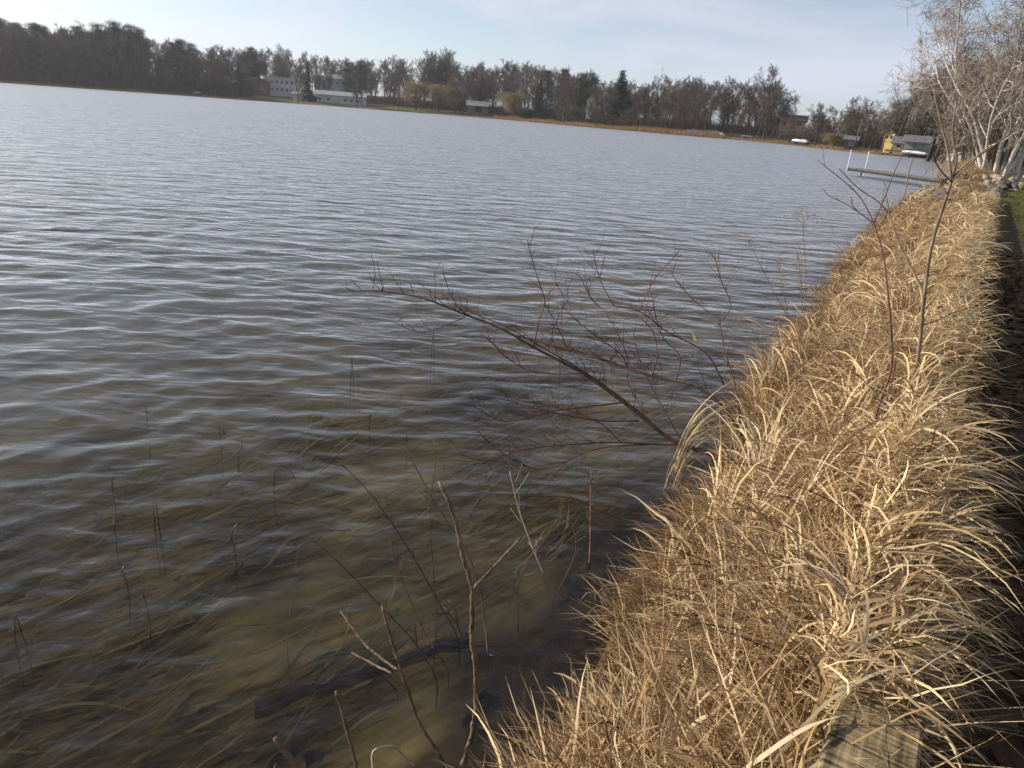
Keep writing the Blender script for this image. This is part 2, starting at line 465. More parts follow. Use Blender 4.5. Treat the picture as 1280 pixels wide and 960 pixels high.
def water_mat():
    m, nt, out = nodes('lake_water')
    l = nt.links.new
    tc = nt.nodes.new('ShaderNodeTexCoord')
    lod = nt.nodes.new('ShaderNodeAttribute'); lod.attribute_name = 'lod'

    def wave(rot, sx, sy, scale, detail):
        mp = new(nt, 'ShaderNodeMapping', Rotation=(0, 0, rot), Scale=(sx, sy, 1))
        n = new(nt, 'ShaderNodeTexNoise', Scale=scale, Detail=detail, Roughness=0.55, Distortion=0.3)
        l(tc.outputs['Object'], mp.inputs['Vector']); l(mp.outputs['Vector'], n.inputs['Vector'])
        return n
    fine = wave(R(-8), 0.55, 1.0, 9.0, 2)          # hand-wide ripples
    mid = wave(R(6), 0.45, 1.0, 1.7, 3)            # the half-metre waves, where the mesh is too coarse for them
    b1 = new(nt, 'ShaderNodeBump', Strength=1.0, Distance=0.011)
    tiny = wave(R(12), 0.6, 1.0, 24.0, 1)          # finger-wide ripples riding on them
    fs = nt.nodes.new('ShaderNodeMath'); fs.operation = 'MULTIPLY_ADD'; fs.inputs[1].default_value = 0.3
    l(tiny.outputs['Fac'], fs.inputs[0]); l(fine.outputs['Fac'], fs.inputs[2])
    l(fs.outputs[0], b1.inputs['Height'])
    mul = nt.nodes.new('ShaderNodeMath'); mul.operation = 'MULTIPLY'
    l(mid.outputs['Fac'], mul.inputs[0]); l(lod.outputs['Fac'], mul.inputs[1])
    b2 = new(nt, 'ShaderNodeBump', Strength=1.0, Distance=0.16)
    l(mul.outputs[0], b2.inputs['Height']); l(b1.outputs['Normal'], b2.inputs['Normal'])
    fr = new(nt, 'ShaderNodeFresnel', IOR=1.333)
    l(b2.outputs['Normal'], fr.inputs['Normal'])
    gl = new(nt, 'ShaderNodeBsdfGlossy', Roughness=0.03, Color=(0.97, 0.97, 0.97, 1))
    rg_ = nt.nodes.new('ShaderNodeMath'); rg_.operation = 'MULTIPLY_ADD'      # waves too small for the mesh show as roughness
    rg_.inputs[1].default_value = 0.4; rg_.inputs[2].default_value = 0.03
    l(lod.outputs['Fac'], rg_.inputs[0]); l(rg_.outputs[0], gl.inputs['Roughness'])
    l(b2.outputs['Normal'], gl.inputs['Normal'])
    tr = new(nt, 'ShaderNodeBsdfTransparent', Color=(0.98, 0.98, 0.98, 1))
    rf = new(nt, 'ShaderNodeBsdfRefraction', IOR=1.333, Roughness=0.0, Color=(0.98, 0.98, 0.98, 1))
    l(b2.outputs['Normal'], rf.inputs['Normal'])
    tm = new(nt, 'ShaderNodeMixShader', Fac=0.35)
    l(tr.outputs['BSDF'], tm.inputs[1]); l(rf.outputs['BSDF'], tm.inputs[2])
    mx = nt.nodes.new('ShaderNodeMixShader')
    l(fr.outputs['Fac'], mx.inputs['Fac']); l(tm.outputs['Shader'], mx.inputs[1]); l(gl.outputs['BSDF'], mx.inputs[2])
    l(mx.outputs['Shader'], out.inputs['Surface'])
    ab = new(nt, 'ShaderNodeVolumeAbsorption', Density=0.34, Color=(0.66, 0.6, 0.36, 1))
    l(ab.outputs['Volume'], out.inputs['Volume'])


water_mat()


# ------------------------------------------------------------------ mesh helpers
class MB:
    def __init__(self):
        self.v = []; self.f = []

    def add(self, vs, fs):
        n = len(self.v)
        self.v.extend([tuple(map(float, p)) for p in vs])
        self.f.extend([tuple(i + n for i in f) for f in fs])

    def box(self, c, size, rz=0.0, tilt=None):
        sx, sy, sz = [q / 2 for q in size]
        vs = [(x, y, z) for x in (-sx, sx) for y in (-sy, sy) for z in (-sz, sz)]
        m = Matrix.Rotation(rz, 3, 'Z')
        if tilt is not None:
            m = m @ tilt
        vs = [m @ Vector(p) + Vector(c) for p in vs]
        self.add(vs, [(0, 1, 3, 2), (4, 6, 7, 5), (0, 4, 5, 1), (2, 3, 7, 6), (0, 2, 6, 4), (1, 5, 7, 3)])

    def tube(self, pts, rad, sides=5, cap=True):
        pts = np.asarray(pts, float)
        n = len(pts)
        rad = np.broadcast_to(np.asarray(rad, float), (n,))
        d = np.gradient(pts, axis=0)
        d /= np.maximum(np.linalg.norm(d, axis=1, keepdims=True), 1e-9)
        ref = np.array([0, 0, 1.0]) if abs(d[0][2]) < 0.9 else np.array([1.0, 0, 0])
        a = np.cross(d, ref); a /= np.maximum(np.linalg.norm(a, axis=1, keepdims=True), 1e-9)
        b = np.cross(d, a)
        ang = np.arange(sides) * (2 * math.pi / sides)
        ring = pts[:, None, :] + rad[:, None, None] * (np.cos(ang)[None, :, None] * a[:, None, :] + np.sin(ang)[None, :, None] * b[:, None, :])
        base = len(self.v)
        self.v.extend(map(tuple, ring.reshape(-1, 3).tolist()))
        for i in range(n - 1):
            for k in range(sides):
                k2 = (k + 1) % sides
                self.f.append((base + i * sides + k, base + i * sides + k2, base + (i + 1) * sides + k2, base + (i + 1) * sides + k))
        if cap:
            self.f.append(tuple(base + k for k in range(sides))[::-1])
            self.f.append(tuple(base + (n - 1) * sides + k for k in range(sides)))

    def prism(self, prof, y0, y1, axis='y'):
        """profile in x,z swept along y"""
        n = len(prof)
        vs = [(x, y0, z) for x, z in prof] + [(x, y1, z) for x, z in prof]
        fs = [tuple(range(n)), tuple(range(2 * n - 1, n - 1, -1))]
        fs += [(i + n, (i + 1) % n + n, (i + 1) % n, i) for i in range(n)]
        self.add(vs, fs)

    def build(self, name, mat, parent=None, smooth=False, bevel=0.0):
        me = bpy.data.meshes.new(name)
        me.from_pydata(self.v, [], self.f)
        if smooth:
            me.polygons.foreach_set('use_smooth', [True] * len(me.polygons))
        return link(name, me, mat, parent, bevel)


def link(name, me, mat, parent=None, bevel=0.0):
    if not me.materials:
        me.materials.append(MATS[mat])
    me.validate()
    me.update()
    o = bpy.data.objects.new(name, me)
    col.objects.link(o)
    o.parent = parent
    if bevel:
        b = o.modifiers.new('bevel', 'BEVEL'); b.width = bevel; b.segments = 2; b.limit_method = 'ANGLE'
    return o


def tag(o, label=None, cat=None, group=None, kind=None):
    if label: o['label'] = label
    if cat: o['category'] = cat
    if group: o['group'] = group
    if kind: o['kind'] = kind
    return o


def empty(name, loc, rz=0.0):
    o = bpy.data.objects.new(name, None)
    col.objects.link(o)
    o.location = loc
    o.rotation_euler = (0, 0, rz)
    o.empty_display_size = 0.3
    return o


def copy_tree(o, parent=None):
    c = o.copy()
    col.objects.link(c)
    c.parent = parent
    for ch in list(o.children):
        copy_tree(ch, c)
    return c


def np_mesh(name, V, Fq, mat, attrs=None, smooth=False, parent=None):
    """mesh from arrays; Fq is (n,3) or (n,4)"""
    me = bpy.data.meshes.new(name)
    V = np.ascontiguousarray(V, np.float32)
    Fq = np.ascontiguousarray(Fq, np.int32)
    k = Fq.shape[1]
    me.vertices.add(len(V)); me.vertices.foreach_set('co', V.ravel())
    me.loops.add(Fq.size); me.loops.foreach_set('vertex_index', Fq.ravel())
    me.polygons.add(len(Fq))
    me.polygons.foreach_set('loop_start', np.arange(0, Fq.size, k, dtype=np.int32))
    me.polygons.foreach_set('loop_total', np.full(len(Fq), k, np.int32))
    if smooth:
        me.polygons.foreach_set('use_smooth', np.ones(len(Fq), bool))
    me.update(calc_edges=True)
    for an, av in (attrs or {}).items():
        if av.ndim == 1:
            at = me.attributes.new(an, 'FLOAT', 'POINT'); at.data.foreach_set('value', av.astype(np.float32))
        else:
            at = me.attributes.new(an, 'FLOAT_COLOR', 'POINT'); at.data.foreach_set('color', av.astype(np.float32).ravel())
    me.materials.append(MATS[mat])
    o = bpy.data.objects.new(name, me)
    col.objects.link(o)
    o.parent = parent
    return o


def polar_grid(rings, angs):
    rr, aa = np.meshgrid(rings, angs, indexing='ij')
    P = np.stack([rr * np.sin(aa), rr * np.cos(aa)], -1).reshape(-1, 2)
    n, m = len(rings), len(angs)
    i, j = np.meshgrid(np.arange(n - 1), np.arange(m), indexing='ij')
    j2 = (j + 1) % m
    F = np.stack([i * m + j, i * m + j2, (i + 1) * m + j2, (i + 1) * m + j], -1).reshape(-1, 4)     # faces look up
    return P, F


# ------------------------------------------------------------------ ground (one sheet, lake bed included)
front = np.linspace(R(-46), R(52), 300)
back = np.linspace(R(52), R(314), 60)[1:-1]
angs = np.concatenate([front, back])
rings = np.concatenate([[0.02], np.geomspace(0.15, 700, 310), np.geomspace(760, 9000, 14)])
P, Fq = polar_grid(rings, angs)
z, isbed, straw, _, muck, murk_light = ground_h(P)
g = np_mesh('ground', np.column_stack([P, z]), Fq, 'ground', {'zone': np.column_stack([isbed, straw, muck, murk_light])}, smooth=True)
tag(g, kind='structure')

# ------------------------------------------------------------------ lake water with real waves
front = np.linspace(R(-44), R(47), 460)
back = np.linspace(R(47), R(316), 60)[1:-1]
angs = np.concatenate([front, back])
rings = np.concatenate([np.geomspace(0.5, 1.4, 20)[:-1], np.geomspace(1.4, 60, 560), np.geomspace(60, 620, 70)[1:]])
P, Fq = polar_grid(rings, angs)
rad = np.hypot(P[:, 0], P[:, 1])
rs = np.random.default_rng(7)
spacing = np.maximum(rad * 0.0068, 0.009)
Zw = np.zeros(len(P)); Dx = np.zeros(len(P)); Dy = np.zeros(len(P))
lost = np.zeros(len(P)); total = 0.0
shore = np.clip(-(P @ SN + 1.0), 0, 40)            # distance out from the near shore
calm = 0.45 + 0.55 * sstep(0.1, 3.5, shore)
gust = 0.45 + 0.8 * vnoise(P[:, 0] * 0.22, P[:, 1] * 0.3, 21) + 0.5 * vnoise(P[:, 0] * 0.9, P[:, 1] * 1.3, 22)
for i in range(84):
    lam = 0.10 * (0.95 / 0.10) ** rs.random()
    k = 2 * math.pi / lam
    th = R(176) + rs.normal(0, R(23))              # travelling towards the camera's shore
    if i % 5 == 0:
        th = SH_AZ + R(90) + rs.normal(0, R(14))   # turned in to the bank
    steep = 0.0215 * (1.15 if lam < 0.3 else 1.0 if lam < 0.55 else 0.6)
    A = steep / k
    dx, dy = math.sin(th), math.cos(th)
    ph = k * (P[:, 0] * dx + P[:, 1] * dy) + rs.random() * 6.283
    vis = sstep(3.0, 7.0, lam / spacing) * calm * gust
    Zw += A * vis * np.sin(ph)
    Dx += A * vis * 0.8 * np.cos(ph) * dx
    Dy += A * vis * 0.8 * np.cos(ph) * dy
    lost += steep ** 2 * (1 - sstep(3.0, 7.0, lam / spacing)); total += steep ** 2
lod = np.sqrt(lost / total)
wv = np.column_stack([P[:, 0] + Dx, P[:, 1] + Dy, Zw])
# close the body of water below, so that it can absorb light
na, nr = len(angs), len(rings)
wv = np.concatenate([wv, np.column_stack([P[-na:], np.full(na, -3.0)]), np.column_stack([P[:na], np.full(na, -3.0)])])
lod = np.concatenate([lod, np.ones(2 * na)])
j = np.arange(na); j2 = (j + 1) % na; e0 = (nr - 1) * na; b0_ = nr * na; b1_ = b0_ + na
Fq = np.concatenate([Fq, np.stack([e0 + j, e0 + j2, b0_ + j2, b0_ + j], -1), np.stack([b0_ + j, b0_ + j2, b1_ + j2, b1_ + j], -1), np.stack([b1_ + j, b1_ + j2, j2, j], -1)])
w = np_mesh('lake_water', wv, Fq, 'lake_water', {'lod': lod}, smooth=True)
tag(w, kind='structure')

# ------------------------------------------------------------------ dry grass


def blades(base, az, el0, el1, length, width, tint, seg=5, bend_az=0.0, rng=None, flat=None, crook=0.0):
    """curved tapering ribbons; all arguments are arrays over the blades"""
    n = len(base)
    u = np.linspace(0, 1, seg + 1)
    el = el0[:, None] + (el1 - el0)[:, None] * (u[None, :] ** 1.4)
    a = az[:, None] + np.asarray(bend_az).reshape(-1, 1) * u[None, :]
    if crook:
        kink = np.cumsum(rng.normal(0, crook, el.shape) * (rng.random(el.shape) < 0.5), 1)
        el = el + kink; a = a + np.cumsum(rng.normal(0, crook, el.shape), 1)
    d = np.stack([np.cos(el) * np.sin(a), np.cos(el) * np.cos(a), np.sin(el)], -1)
    stp = d * (length / seg)[:, None, None]
    c = np.concatenate([np.zeros((n, 1, 3)), np.cumsum(stp[:, :-1], 1)], 1) + base[:, None, :]
    side = np.stack([np.cos(a), -np.sin(a), np.zeros_like(a)], -1)
    tw = (flat if flat is not None else rng.uniform(-1.2, 1.2, n))[:, None] + 0.9 * u[None, :]
    up = np.cross(side, d)
    side = side * np.cos(tw)[..., None] + up * np.sin(tw)[..., None]
    prof = np.interp(u, [0, 0.25, 0.6, 0.85, 1.0], [0.55, 0.9, 1.0, 0.6, 0.06])
    hw = 0.5 * width[:, None] * prof[None, :]
    V = np.stack([c - side * hw[..., None], c + side * hw[..., None]], 2)         # n, seg+1, 2, 3
    idx = np.arange(n)[:, None] * (2 * (seg + 1)) + np.arange(seg)[None, :] * 2
    Fq = np.stack([idx, idx + 1, idx + 3, idx + 2], -1).reshape(-1, 4)
    return V.reshape(-1, 3), Fq, np.repeat(tint, 2 * (seg + 1))


def merge(parts):
    V = []; Fs = []; T = []; n = 0
    for v, f, t in parts:
        V.append(v); Fs.append(f + n); T.append(t); n += len(v)
    return np.concatenate(V), np.concatenate(Fs), np.concatenate(T)


rg = np.random.default_rng(11)


def scatter(n, s0, s1, v0, v1, power=1.0):
    """spots on the straw bank: s along it, v = 0 at the water, 1 at the wall"""
    if power == 'log':
        s = s0 * (s1 / s0) ** rg.random(n)
    else:
        s = s0 + (s1 - s0) * rg.random(n) ** power
    v = rg.uniform(v0, v1, n)
    ww = bank_w(s)
    t = ww + v * (WALL_T - 0.02 - ww)
    P = SD[None] * s[:, None] + SN[None] * t[:, None]
    zz = ground_h(P)[0]
    return s, v, np.column_stack([P, np.maximum(zz, -0.02)])


def hollow(s, v):
    """0 where the grass has sunk away, 1 elsewhere"""
    return sstep(0.24, 0.42, vnoise(s * 0.95 + 2.2, v * 1.5, 39))


def mound(s, v):
    """clumpiness of the grass"""
    return (0.3 + 1.15 * vnoise(s * 1.3, v * 1.8 + s * 0.3, 31) ** 1.2 + 0.5 * (vnoise(s * 4.1, v * 5, 32) - 0.5)) * (0.4 + 0.6 * hollow(s, v))


def far_w(s):
    return 1 + np.clip(s - 5, 0, 40) / 13.0


LAND = SH_AZ + R(90)                                # compass bearing of "landward"
parts_near = []


def patch(s, v):
    """slow drift of how the grass was flattened from place to place"""
    return (vnoise(s * 0.9, v * 1.5 + 7, 35) - 0.5) * 2


# a thick mat of fine fallen stalks
n = 78000
s, v, b = scatter(n, 1.0, 44, 0.0, 1.05, 'log')
mo = mound(s, v)
b[:, 2] += rg.random(n) ** 1.2 * (0.06 + 0.32 * np.sin(np.clip(v, 0.03, 1) * 2.4)) * mo
parts_near.append(blades(b, rg.uniform(0, 6.283, n), rg.uniform(R(-25), R(50), n), rg.uniform(R(-55), R(15), n), rg.uniform(0.14, 0.42, n) * (0.7 + 0.5 * mo),
                         rg.uniform(0.0024, 0.006, n) * far_w(s), np.clip(rg.normal(0.3, 0.22, n), 0, 1), seg=3, bend_az=rg.normal(0, 0.9, n), rng=rg, crook=0.22))
# upright stems by the water
n = 9500
s, v, b = scatter(n, 1.3, 44, -0.02, 0.42, 'log')
mo = mound(s, v)
parts_near.append(blades(b, rg.uniform(0, 6.283, n), rg.uniform(R(55), R(88), n), rg.uniform(R(-30), R(65), n), rg.uniform(0.16, 0.5, n) * mo,
                         rg.uniform(0.0024, 0.005, n) * far_w(s), np.clip(rg.normal(0.22, 0.15, n), 0, 1), seg=5, bend_az=rg.normal(0, 0.6, n), rng=rg, crook=0.2))
# leaves knocked flat, mostly up the bank and along it
n = 14000
s, v, b = scatter(n, 1.15, 44, 0.1, 1.0, 'log')
mo = mound(s, v); pa = patch(s, v)
b[:, 2] += (0.05 + rg.random(n) * 0.26) * mo
b[:, 2] -= np.where((s < 1.72) & (v > 0.72) & (rg.random(n) < 0.8), 0.5, 0)
az = R(74) + pa * R(75) + rg.normal(0, R(42), n)
parts_near.append(blades(b, az, rg.normal(R(27), R(19), n), rg.normal(R(-20), R(24), n), rg.uniform(0.2, 0.58, n) * (0.6 + 0.45 * mo) * (1 - 0.45 * sstep(0.6, 1.0, v)),
                         rg.uniform(0.0045, 0.0115, n) * far_w(s) ** 0.7, np.clip(rg.normal(0.54, 0.23, n), 0, 1), seg=6, bend_az=rg.normal(0, 0.5, n), rng=rg, crook=0.14))
# long leaves rooted by the wall, hanging over its landward side in bunches
n = 2500
s, v, b = scatter(n, 1.3, 26, 0.5, 0.95, 'log')
b[:, 2] += 0.16 + rg.random(n) * 0.2
bunch = vnoise(s * 2.6, s * 0 + 4, 44)
keep = bunch > 0.4 + 0.35 * vnoise(s * 0.7, s * 0 + 9, 45)
m_ = int(keep.sum()); b = b[keep]; s = s[keep]
parts_near.append(blades(b, R(88) + patch(s, s * 0) * R(45) + rg.normal(0, R(26), m_), rg.normal(R(36), R(13), m_), rg.normal(R(-34), R(20), m_), rg.uniform(0.3, 0.68, m_),
                         rg.uniform(0.005, 0.0145, m_) * far_w(s) ** 0.5, np.clip(rg.normal(0.74, 0.2, m_), 0, 1), seg=8, bend_az=rg.normal(0, 0.4, m_), rng=rg, crook=0.07))
# tufts that fell over together, each its own way
n_t = 420
s, v, b = scatter(n_t, 1.2, 40, 0.18, 0.97, 'log')
T_az = R(78) + rg.normal(0, R(48), n_t); T_el = rg.normal(R(50), R(12), n_t); T_len = rg.uniform(0.38, 0.85, n_t) * (1 - 0.25 * v); T_t = rg.normal(0.58, 0.2, n_t)
near_ = sstep(2.6, 1.5, s)
T_len *= (1 - 0.35 * near_) * (1 - 0.3 * sstep(5, 12, s)) * (0.45 + 0.55 * hollow(s, v)); T_el -= R(16) * near_
count = rg.integers(12, 42, n_t)
count[(s < 1.8) & (v > 0.5)] = 4                     # the wall shows bare here
k = np.repeat(np.arange(n_t), count); n = len(k)
bb_ = b[k] + np.column_stack([rg.normal(0, 0.03, n), rg.normal(0, 0.03, n), 0.06 + rg.random(n) * 0.2])
parts_near.append(blades(bb_, T_az[k] + rg.normal(0, R(15), n), T_el[k] + rg.normal(0, R(11), n), rg.normal(R(-42), R(17), n), T_len[k] * rg.uniform(0.6, 1.15, n),
                         rg.uniform(0.0045, 0.0125, n) * far_w(s[k]) ** 0.3, np.clip(T_t[k] + rg.normal(0, 0.15, n), 0, 1), seg=8, bend_az=rg.normal(0, 0.35, n), rng=rg, crook=0.06))
# thatch fallen across the top of the wall
n = 6500
s, v, b = scatter(n, 1.6, 26, 0.84, 1.09, 'log')
cover = vnoise(s * 1.1, v * 2, 47) > 0.3
b = b[cover]; s = s[cover]; m_ = len(b)
b[:, 2] = WALL_Z + rg.normal(0.0, 0.05, m_)
parts_near.append(blades(b, R(80) + rg.normal(0, R(50), m_), rg.normal(R(14), R(15), m_), rg.normal(R(-28), R(22), m_), rg.uniform(0.1, 0.3, m_),
                         rg.uniform(0.003, 0.0095, m_) * far_w(s) ** 0.7, np.clip(rg.normal(0.55, 0.24, m_), 0, 1), seg=5, bend_az=rg.normal(0, 0.6, m_), rng=rg, crook=0.16))
# stiff straight stalks leaning out of the mass
n = 2600
s, v, b = scatter(n, 1.25, 40, 0.1, 0.97, 'log')
b[:, 2] += 0.05 + rg.random(n) * 0.2
parts_near.append(blades(b, R(72) + rg.normal(0, R(42), n), rg.normal(R(28), R(14), n), rg.normal(R(18), R(12), n), rg.uniform(0.35, 0.85, n) * (1 - 0.3 * v),
                         rg.uniform(0.003, 0.005, n) * far_w(s) ** 0.7, np.clip(rg.normal(0.55, 0.18, n), 0, 1), seg=3, rng=rg))
V, Fq, T = merge(parts_near)
o = np_mesh('dry_grass', V, Fq, 'dry_grass', {'tint': T})
tag(o, 'dense tan dry grass bending over the bank and the timber wall', 'grass', kind='stuff')

# broad pale tuft arching over the water beside the dogwood
cx, cy, cz = at_d(848, 575, 4.3)
n = 26
bs = np.column_stack([cx + rg.normal(0.0, 0.025, n), cy + rg.normal(0, 0.025, n), np.full(n, gz(cx, cy)) + rg.random(n) * 0.25])
V, Fq, T = blades(bs, R(75) + rg.normal(0, R(20), n), rg.normal(R(88), R(5), n), rg.normal(R(-28), R(20), n), rg.uniform(0.45, 0.78, n),
                  rg.uniform(0.005, 0.011, n), np.clip(rg.normal(0.75, 0.15, n), 0, 1), seg=9, bend_az=rg.normal(0, 0.3, n), rng=rg)
o = np_mesh('grass_tuft', V, Fq, 'dry_grass', {'tint': T})
tag(o, 'tall pale grass tuft arching above the rest next to the dogwood stems', 'grass')

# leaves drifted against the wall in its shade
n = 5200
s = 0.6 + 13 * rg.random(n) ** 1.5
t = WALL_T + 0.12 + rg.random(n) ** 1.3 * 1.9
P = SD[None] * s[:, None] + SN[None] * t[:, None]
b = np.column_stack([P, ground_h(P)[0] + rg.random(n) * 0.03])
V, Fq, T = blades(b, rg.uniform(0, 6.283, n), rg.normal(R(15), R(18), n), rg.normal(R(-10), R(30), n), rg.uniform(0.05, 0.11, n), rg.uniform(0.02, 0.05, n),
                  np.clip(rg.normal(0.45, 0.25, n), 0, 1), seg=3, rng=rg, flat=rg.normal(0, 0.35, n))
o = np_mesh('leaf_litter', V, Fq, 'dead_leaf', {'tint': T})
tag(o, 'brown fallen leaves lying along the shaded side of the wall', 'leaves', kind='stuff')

# short lawn
n = 24000
s = 3 + 33 * rg.random(n) ** 1.2
t = WALL_T + 0.5 + rg.random(n) * (0.6 + 0.16 * s)
P = SD[None] * s[:, None] + SN[None] * t[:, None]
zz, _, st_ = ground_h(P)[:3]
keep = rg.random(n) > st_
P = P[keep]; zz = zz[keep]; m_ = len(P)
V, Fq, T = blades(np.column_stack([P, zz - 0.005]), rg.uniform(0, 6.283, m_), rg.normal(R(65), R(14), m_), rg.normal(R(20), R(30), m_), rg.uniform(0.03, 0.075, m_),
                  rg.uniform(0.004, 0.009, m_) * far_w(s[keep]), np.clip(rg.normal(0.45, 0.25, m_), 0, 1), seg=2, rng=rg)
o = np_mesh('lawn_grass', V, Fq, 'lawn_blade', {'tint': T})
tag(o, 'short mown green grass on the lawn behind the wall', 'grass', kind='stuff')

# amber strands on the bottom, standing in for caustic light streaks
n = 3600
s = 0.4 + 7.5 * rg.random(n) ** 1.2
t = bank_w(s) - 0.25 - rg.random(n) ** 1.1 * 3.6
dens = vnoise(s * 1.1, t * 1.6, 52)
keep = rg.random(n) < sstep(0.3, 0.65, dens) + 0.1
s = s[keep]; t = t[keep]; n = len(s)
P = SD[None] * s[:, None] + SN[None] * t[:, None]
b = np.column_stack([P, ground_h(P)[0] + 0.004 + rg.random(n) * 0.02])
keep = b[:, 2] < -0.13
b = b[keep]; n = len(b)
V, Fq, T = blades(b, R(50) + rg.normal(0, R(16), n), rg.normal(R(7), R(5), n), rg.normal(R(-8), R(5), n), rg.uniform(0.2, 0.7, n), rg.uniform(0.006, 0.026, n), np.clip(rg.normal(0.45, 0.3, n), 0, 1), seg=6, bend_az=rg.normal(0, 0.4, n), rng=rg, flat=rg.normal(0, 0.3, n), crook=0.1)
o = np_mesh('caustic_strands', V, Fq, 'caustic_strands', {'tint': T})
tag(o, 'amber and olive weed-like strands imitating golden light streaks on the lake bottom', 'water weed', kind='stuff')  # not real weed: strands stand in for caustic light streaks

# ------------------------------------------------------------------ timber wall
wall = empty('timber_wall', st(0, WALL_T, WALL_Z - 0.6))
tag(wall, 'low weathered timber retaining wall half hidden under dry grass', 'wall')
rr = random.Random(5)
for course in range(3):
    s = -2.1 - 0.9 * (course % 2)
    while s < 26:
        ln = 2.44
        mb = MB(); mb.box((0, 0, 0), (0.185, ln - 0.008, 0.185))
        o = mb.build('timber', 'timber', wall, bevel=0.008)
        c = st(s + ln / 2, WALL_T + rr.uniform(-0.012, 0.012) - course * 0.012, WALL_Z - 0.0925 - course * 0.19 - rr.uniform(0, 0.003))
        o.location = Vector(c) - wall.location
        o.rotation_euler = (rr.uniform(-0.004, 0.004), rr.uniform(-0.02, 0.02), -SH_AZ + rr.uniform(-0.004, 0.004))
        s += ln

# ------------------------------------------------------------------ stems traced in the near bank


def spline(pts, n):
    """smooth curve through points"""
    pts = np.asarray(pts, float)
    if len(pts) < 3:
        u = np.linspace(0, 1, n)[:, None]
        return pts[0] * (1 - u) + pts[-1] * u
    d = np.concatenate([[0], np.cumsum(np.linalg.norm(np.diff(pts, axis=0), axis=1))])
    tg = np.gradient(pts, d, axis=0)
    q = np.linspace(0, d[-1], n)
    i = np.clip(np.searchsorted(d, q, side='right') - 1, 0, len(d) - 2)
    h = (d[i + 1] - d[i])[:, None]; u = ((q - d[i])[:, None]) / h
    return ((2 * u ** 3 - 3 * u ** 2 + 1) * pts[i] + (u ** 3 - 2 * u ** 2 + u) * h * tg[i] + (-2 * u ** 3 + 3 * u ** 2) * pts[i + 1] + (u ** 3 - u ** 2) * h * tg[i + 1])


def px_path(pts, d0, d1):
    """points on the picture given level distances running from d0 to d1"""
    n = len(pts)
    return [at_d(x, y, d0 + (d1 - d0) * i / max(1, n - 1)) for i, (x, y) in enumerate(pts)]


def stem(mb, path, r0, r1, n=None, sides=6, wob=0.0, rng=rr):
    c = spline(path, n or max(6, 4 * len(path)))
    if wob:
        c[1:-1] += np.array([[rng.gauss(0, wob) for _ in range(3)] for _ in range(len(c) - 2)])
    mb.tube(c, np.linspace(r0, r1, len(c)), sides)
    return c


def twigs(mb, curve, count, ln, r, spread=0.9, up=0.5, rng=rr, forks=1, lo=0.25):
    L_ = len(curve)
    for _ in range(count):
        i = rng.randint(int(L_ * lo), L_ - 2)
        p = curve[i]; d = curve[min(i + 1, L_ - 1)] - curve[i - 1]
        d = d / max(np.linalg.norm(d), 1e-6)
        q = d + spread * np.array([rng.gauss(0, 1), rng.gauss(0, 1), rng.gauss(up, 0.7)])
        q /= np.linalg.norm(q)
        l = ln * rng.uniform(0.4, 1.2)
        mid = p + q * l * 0.5 + np.array([rng.gauss(0, 0.04), rng.gauss(0, 0.04), rng.gauss(0.02, 0.03)]) * l * 2
        q2 = q + 0.5 * np.array([rng.gauss(0, 0.5), rng.gauss(0, 0.5), rng.gauss(0.4, 0.4)])
        c = spline([p, mid, mid + q2 / np.linalg.norm(q2) * l * 0.5], 6)
        mb.tube(c, np.linspace(r, r * 0.45, 6), 3)
        if forks and l > ln * 0.5:
            twigs(mb, c, 2, ln * 0.45, r * 0.6, spread, up, rng, forks - 1, 0.3)


def shrub(name, label, cat, base, stems, group=None):
    """stems: list of (path, r0, r1, material, twig count, twig length)"""
    root = empty(name, base)
    tag(root, label, cat, group)
    off = np.array(base)
    tw = {}
    for path, r0, r1, mat, nt_, ln in stems:
        mb = MB()
        c = stem(mb, np.array(path) - off, r0, r1)
        mb.build('stem', mat, root, smooth=True)
        if nt_:
            nt_ = int(nt_ * 3.6)
            key = 'dogwood_red' if 'dogwood' in mat else mat
            t_ = tw.setdefault(key, MB())
            twigs(t_, c, nt_, ln, max(r1 * 0.85, 0.0017))
    for mat, t_ in tw.items():
        if t_.v:
            t_.build('twigs', mat, root, smooth=True)['kind'] = 'stuff'
    return root


def G(x, y, d, sink=0.05):
    """root of a stem whose visible foot is at pixel x,y: straight down to the ground from there"""
    p = at_d(x, y, d)
    return np.array([p[0], p[1], gz(p[0], p[1]) - sink])


DR, DB = 'dogwood_red', 'dogwood_brown'


def dg(pts, d0, d1, r0=0.0048, r1=0.0023, mat=DR, nt_=3, ln=0.22):
    return (px_path(pts, d0, d1), r0 * 1.15, r1 * 0.9, mat, nt_, ln)


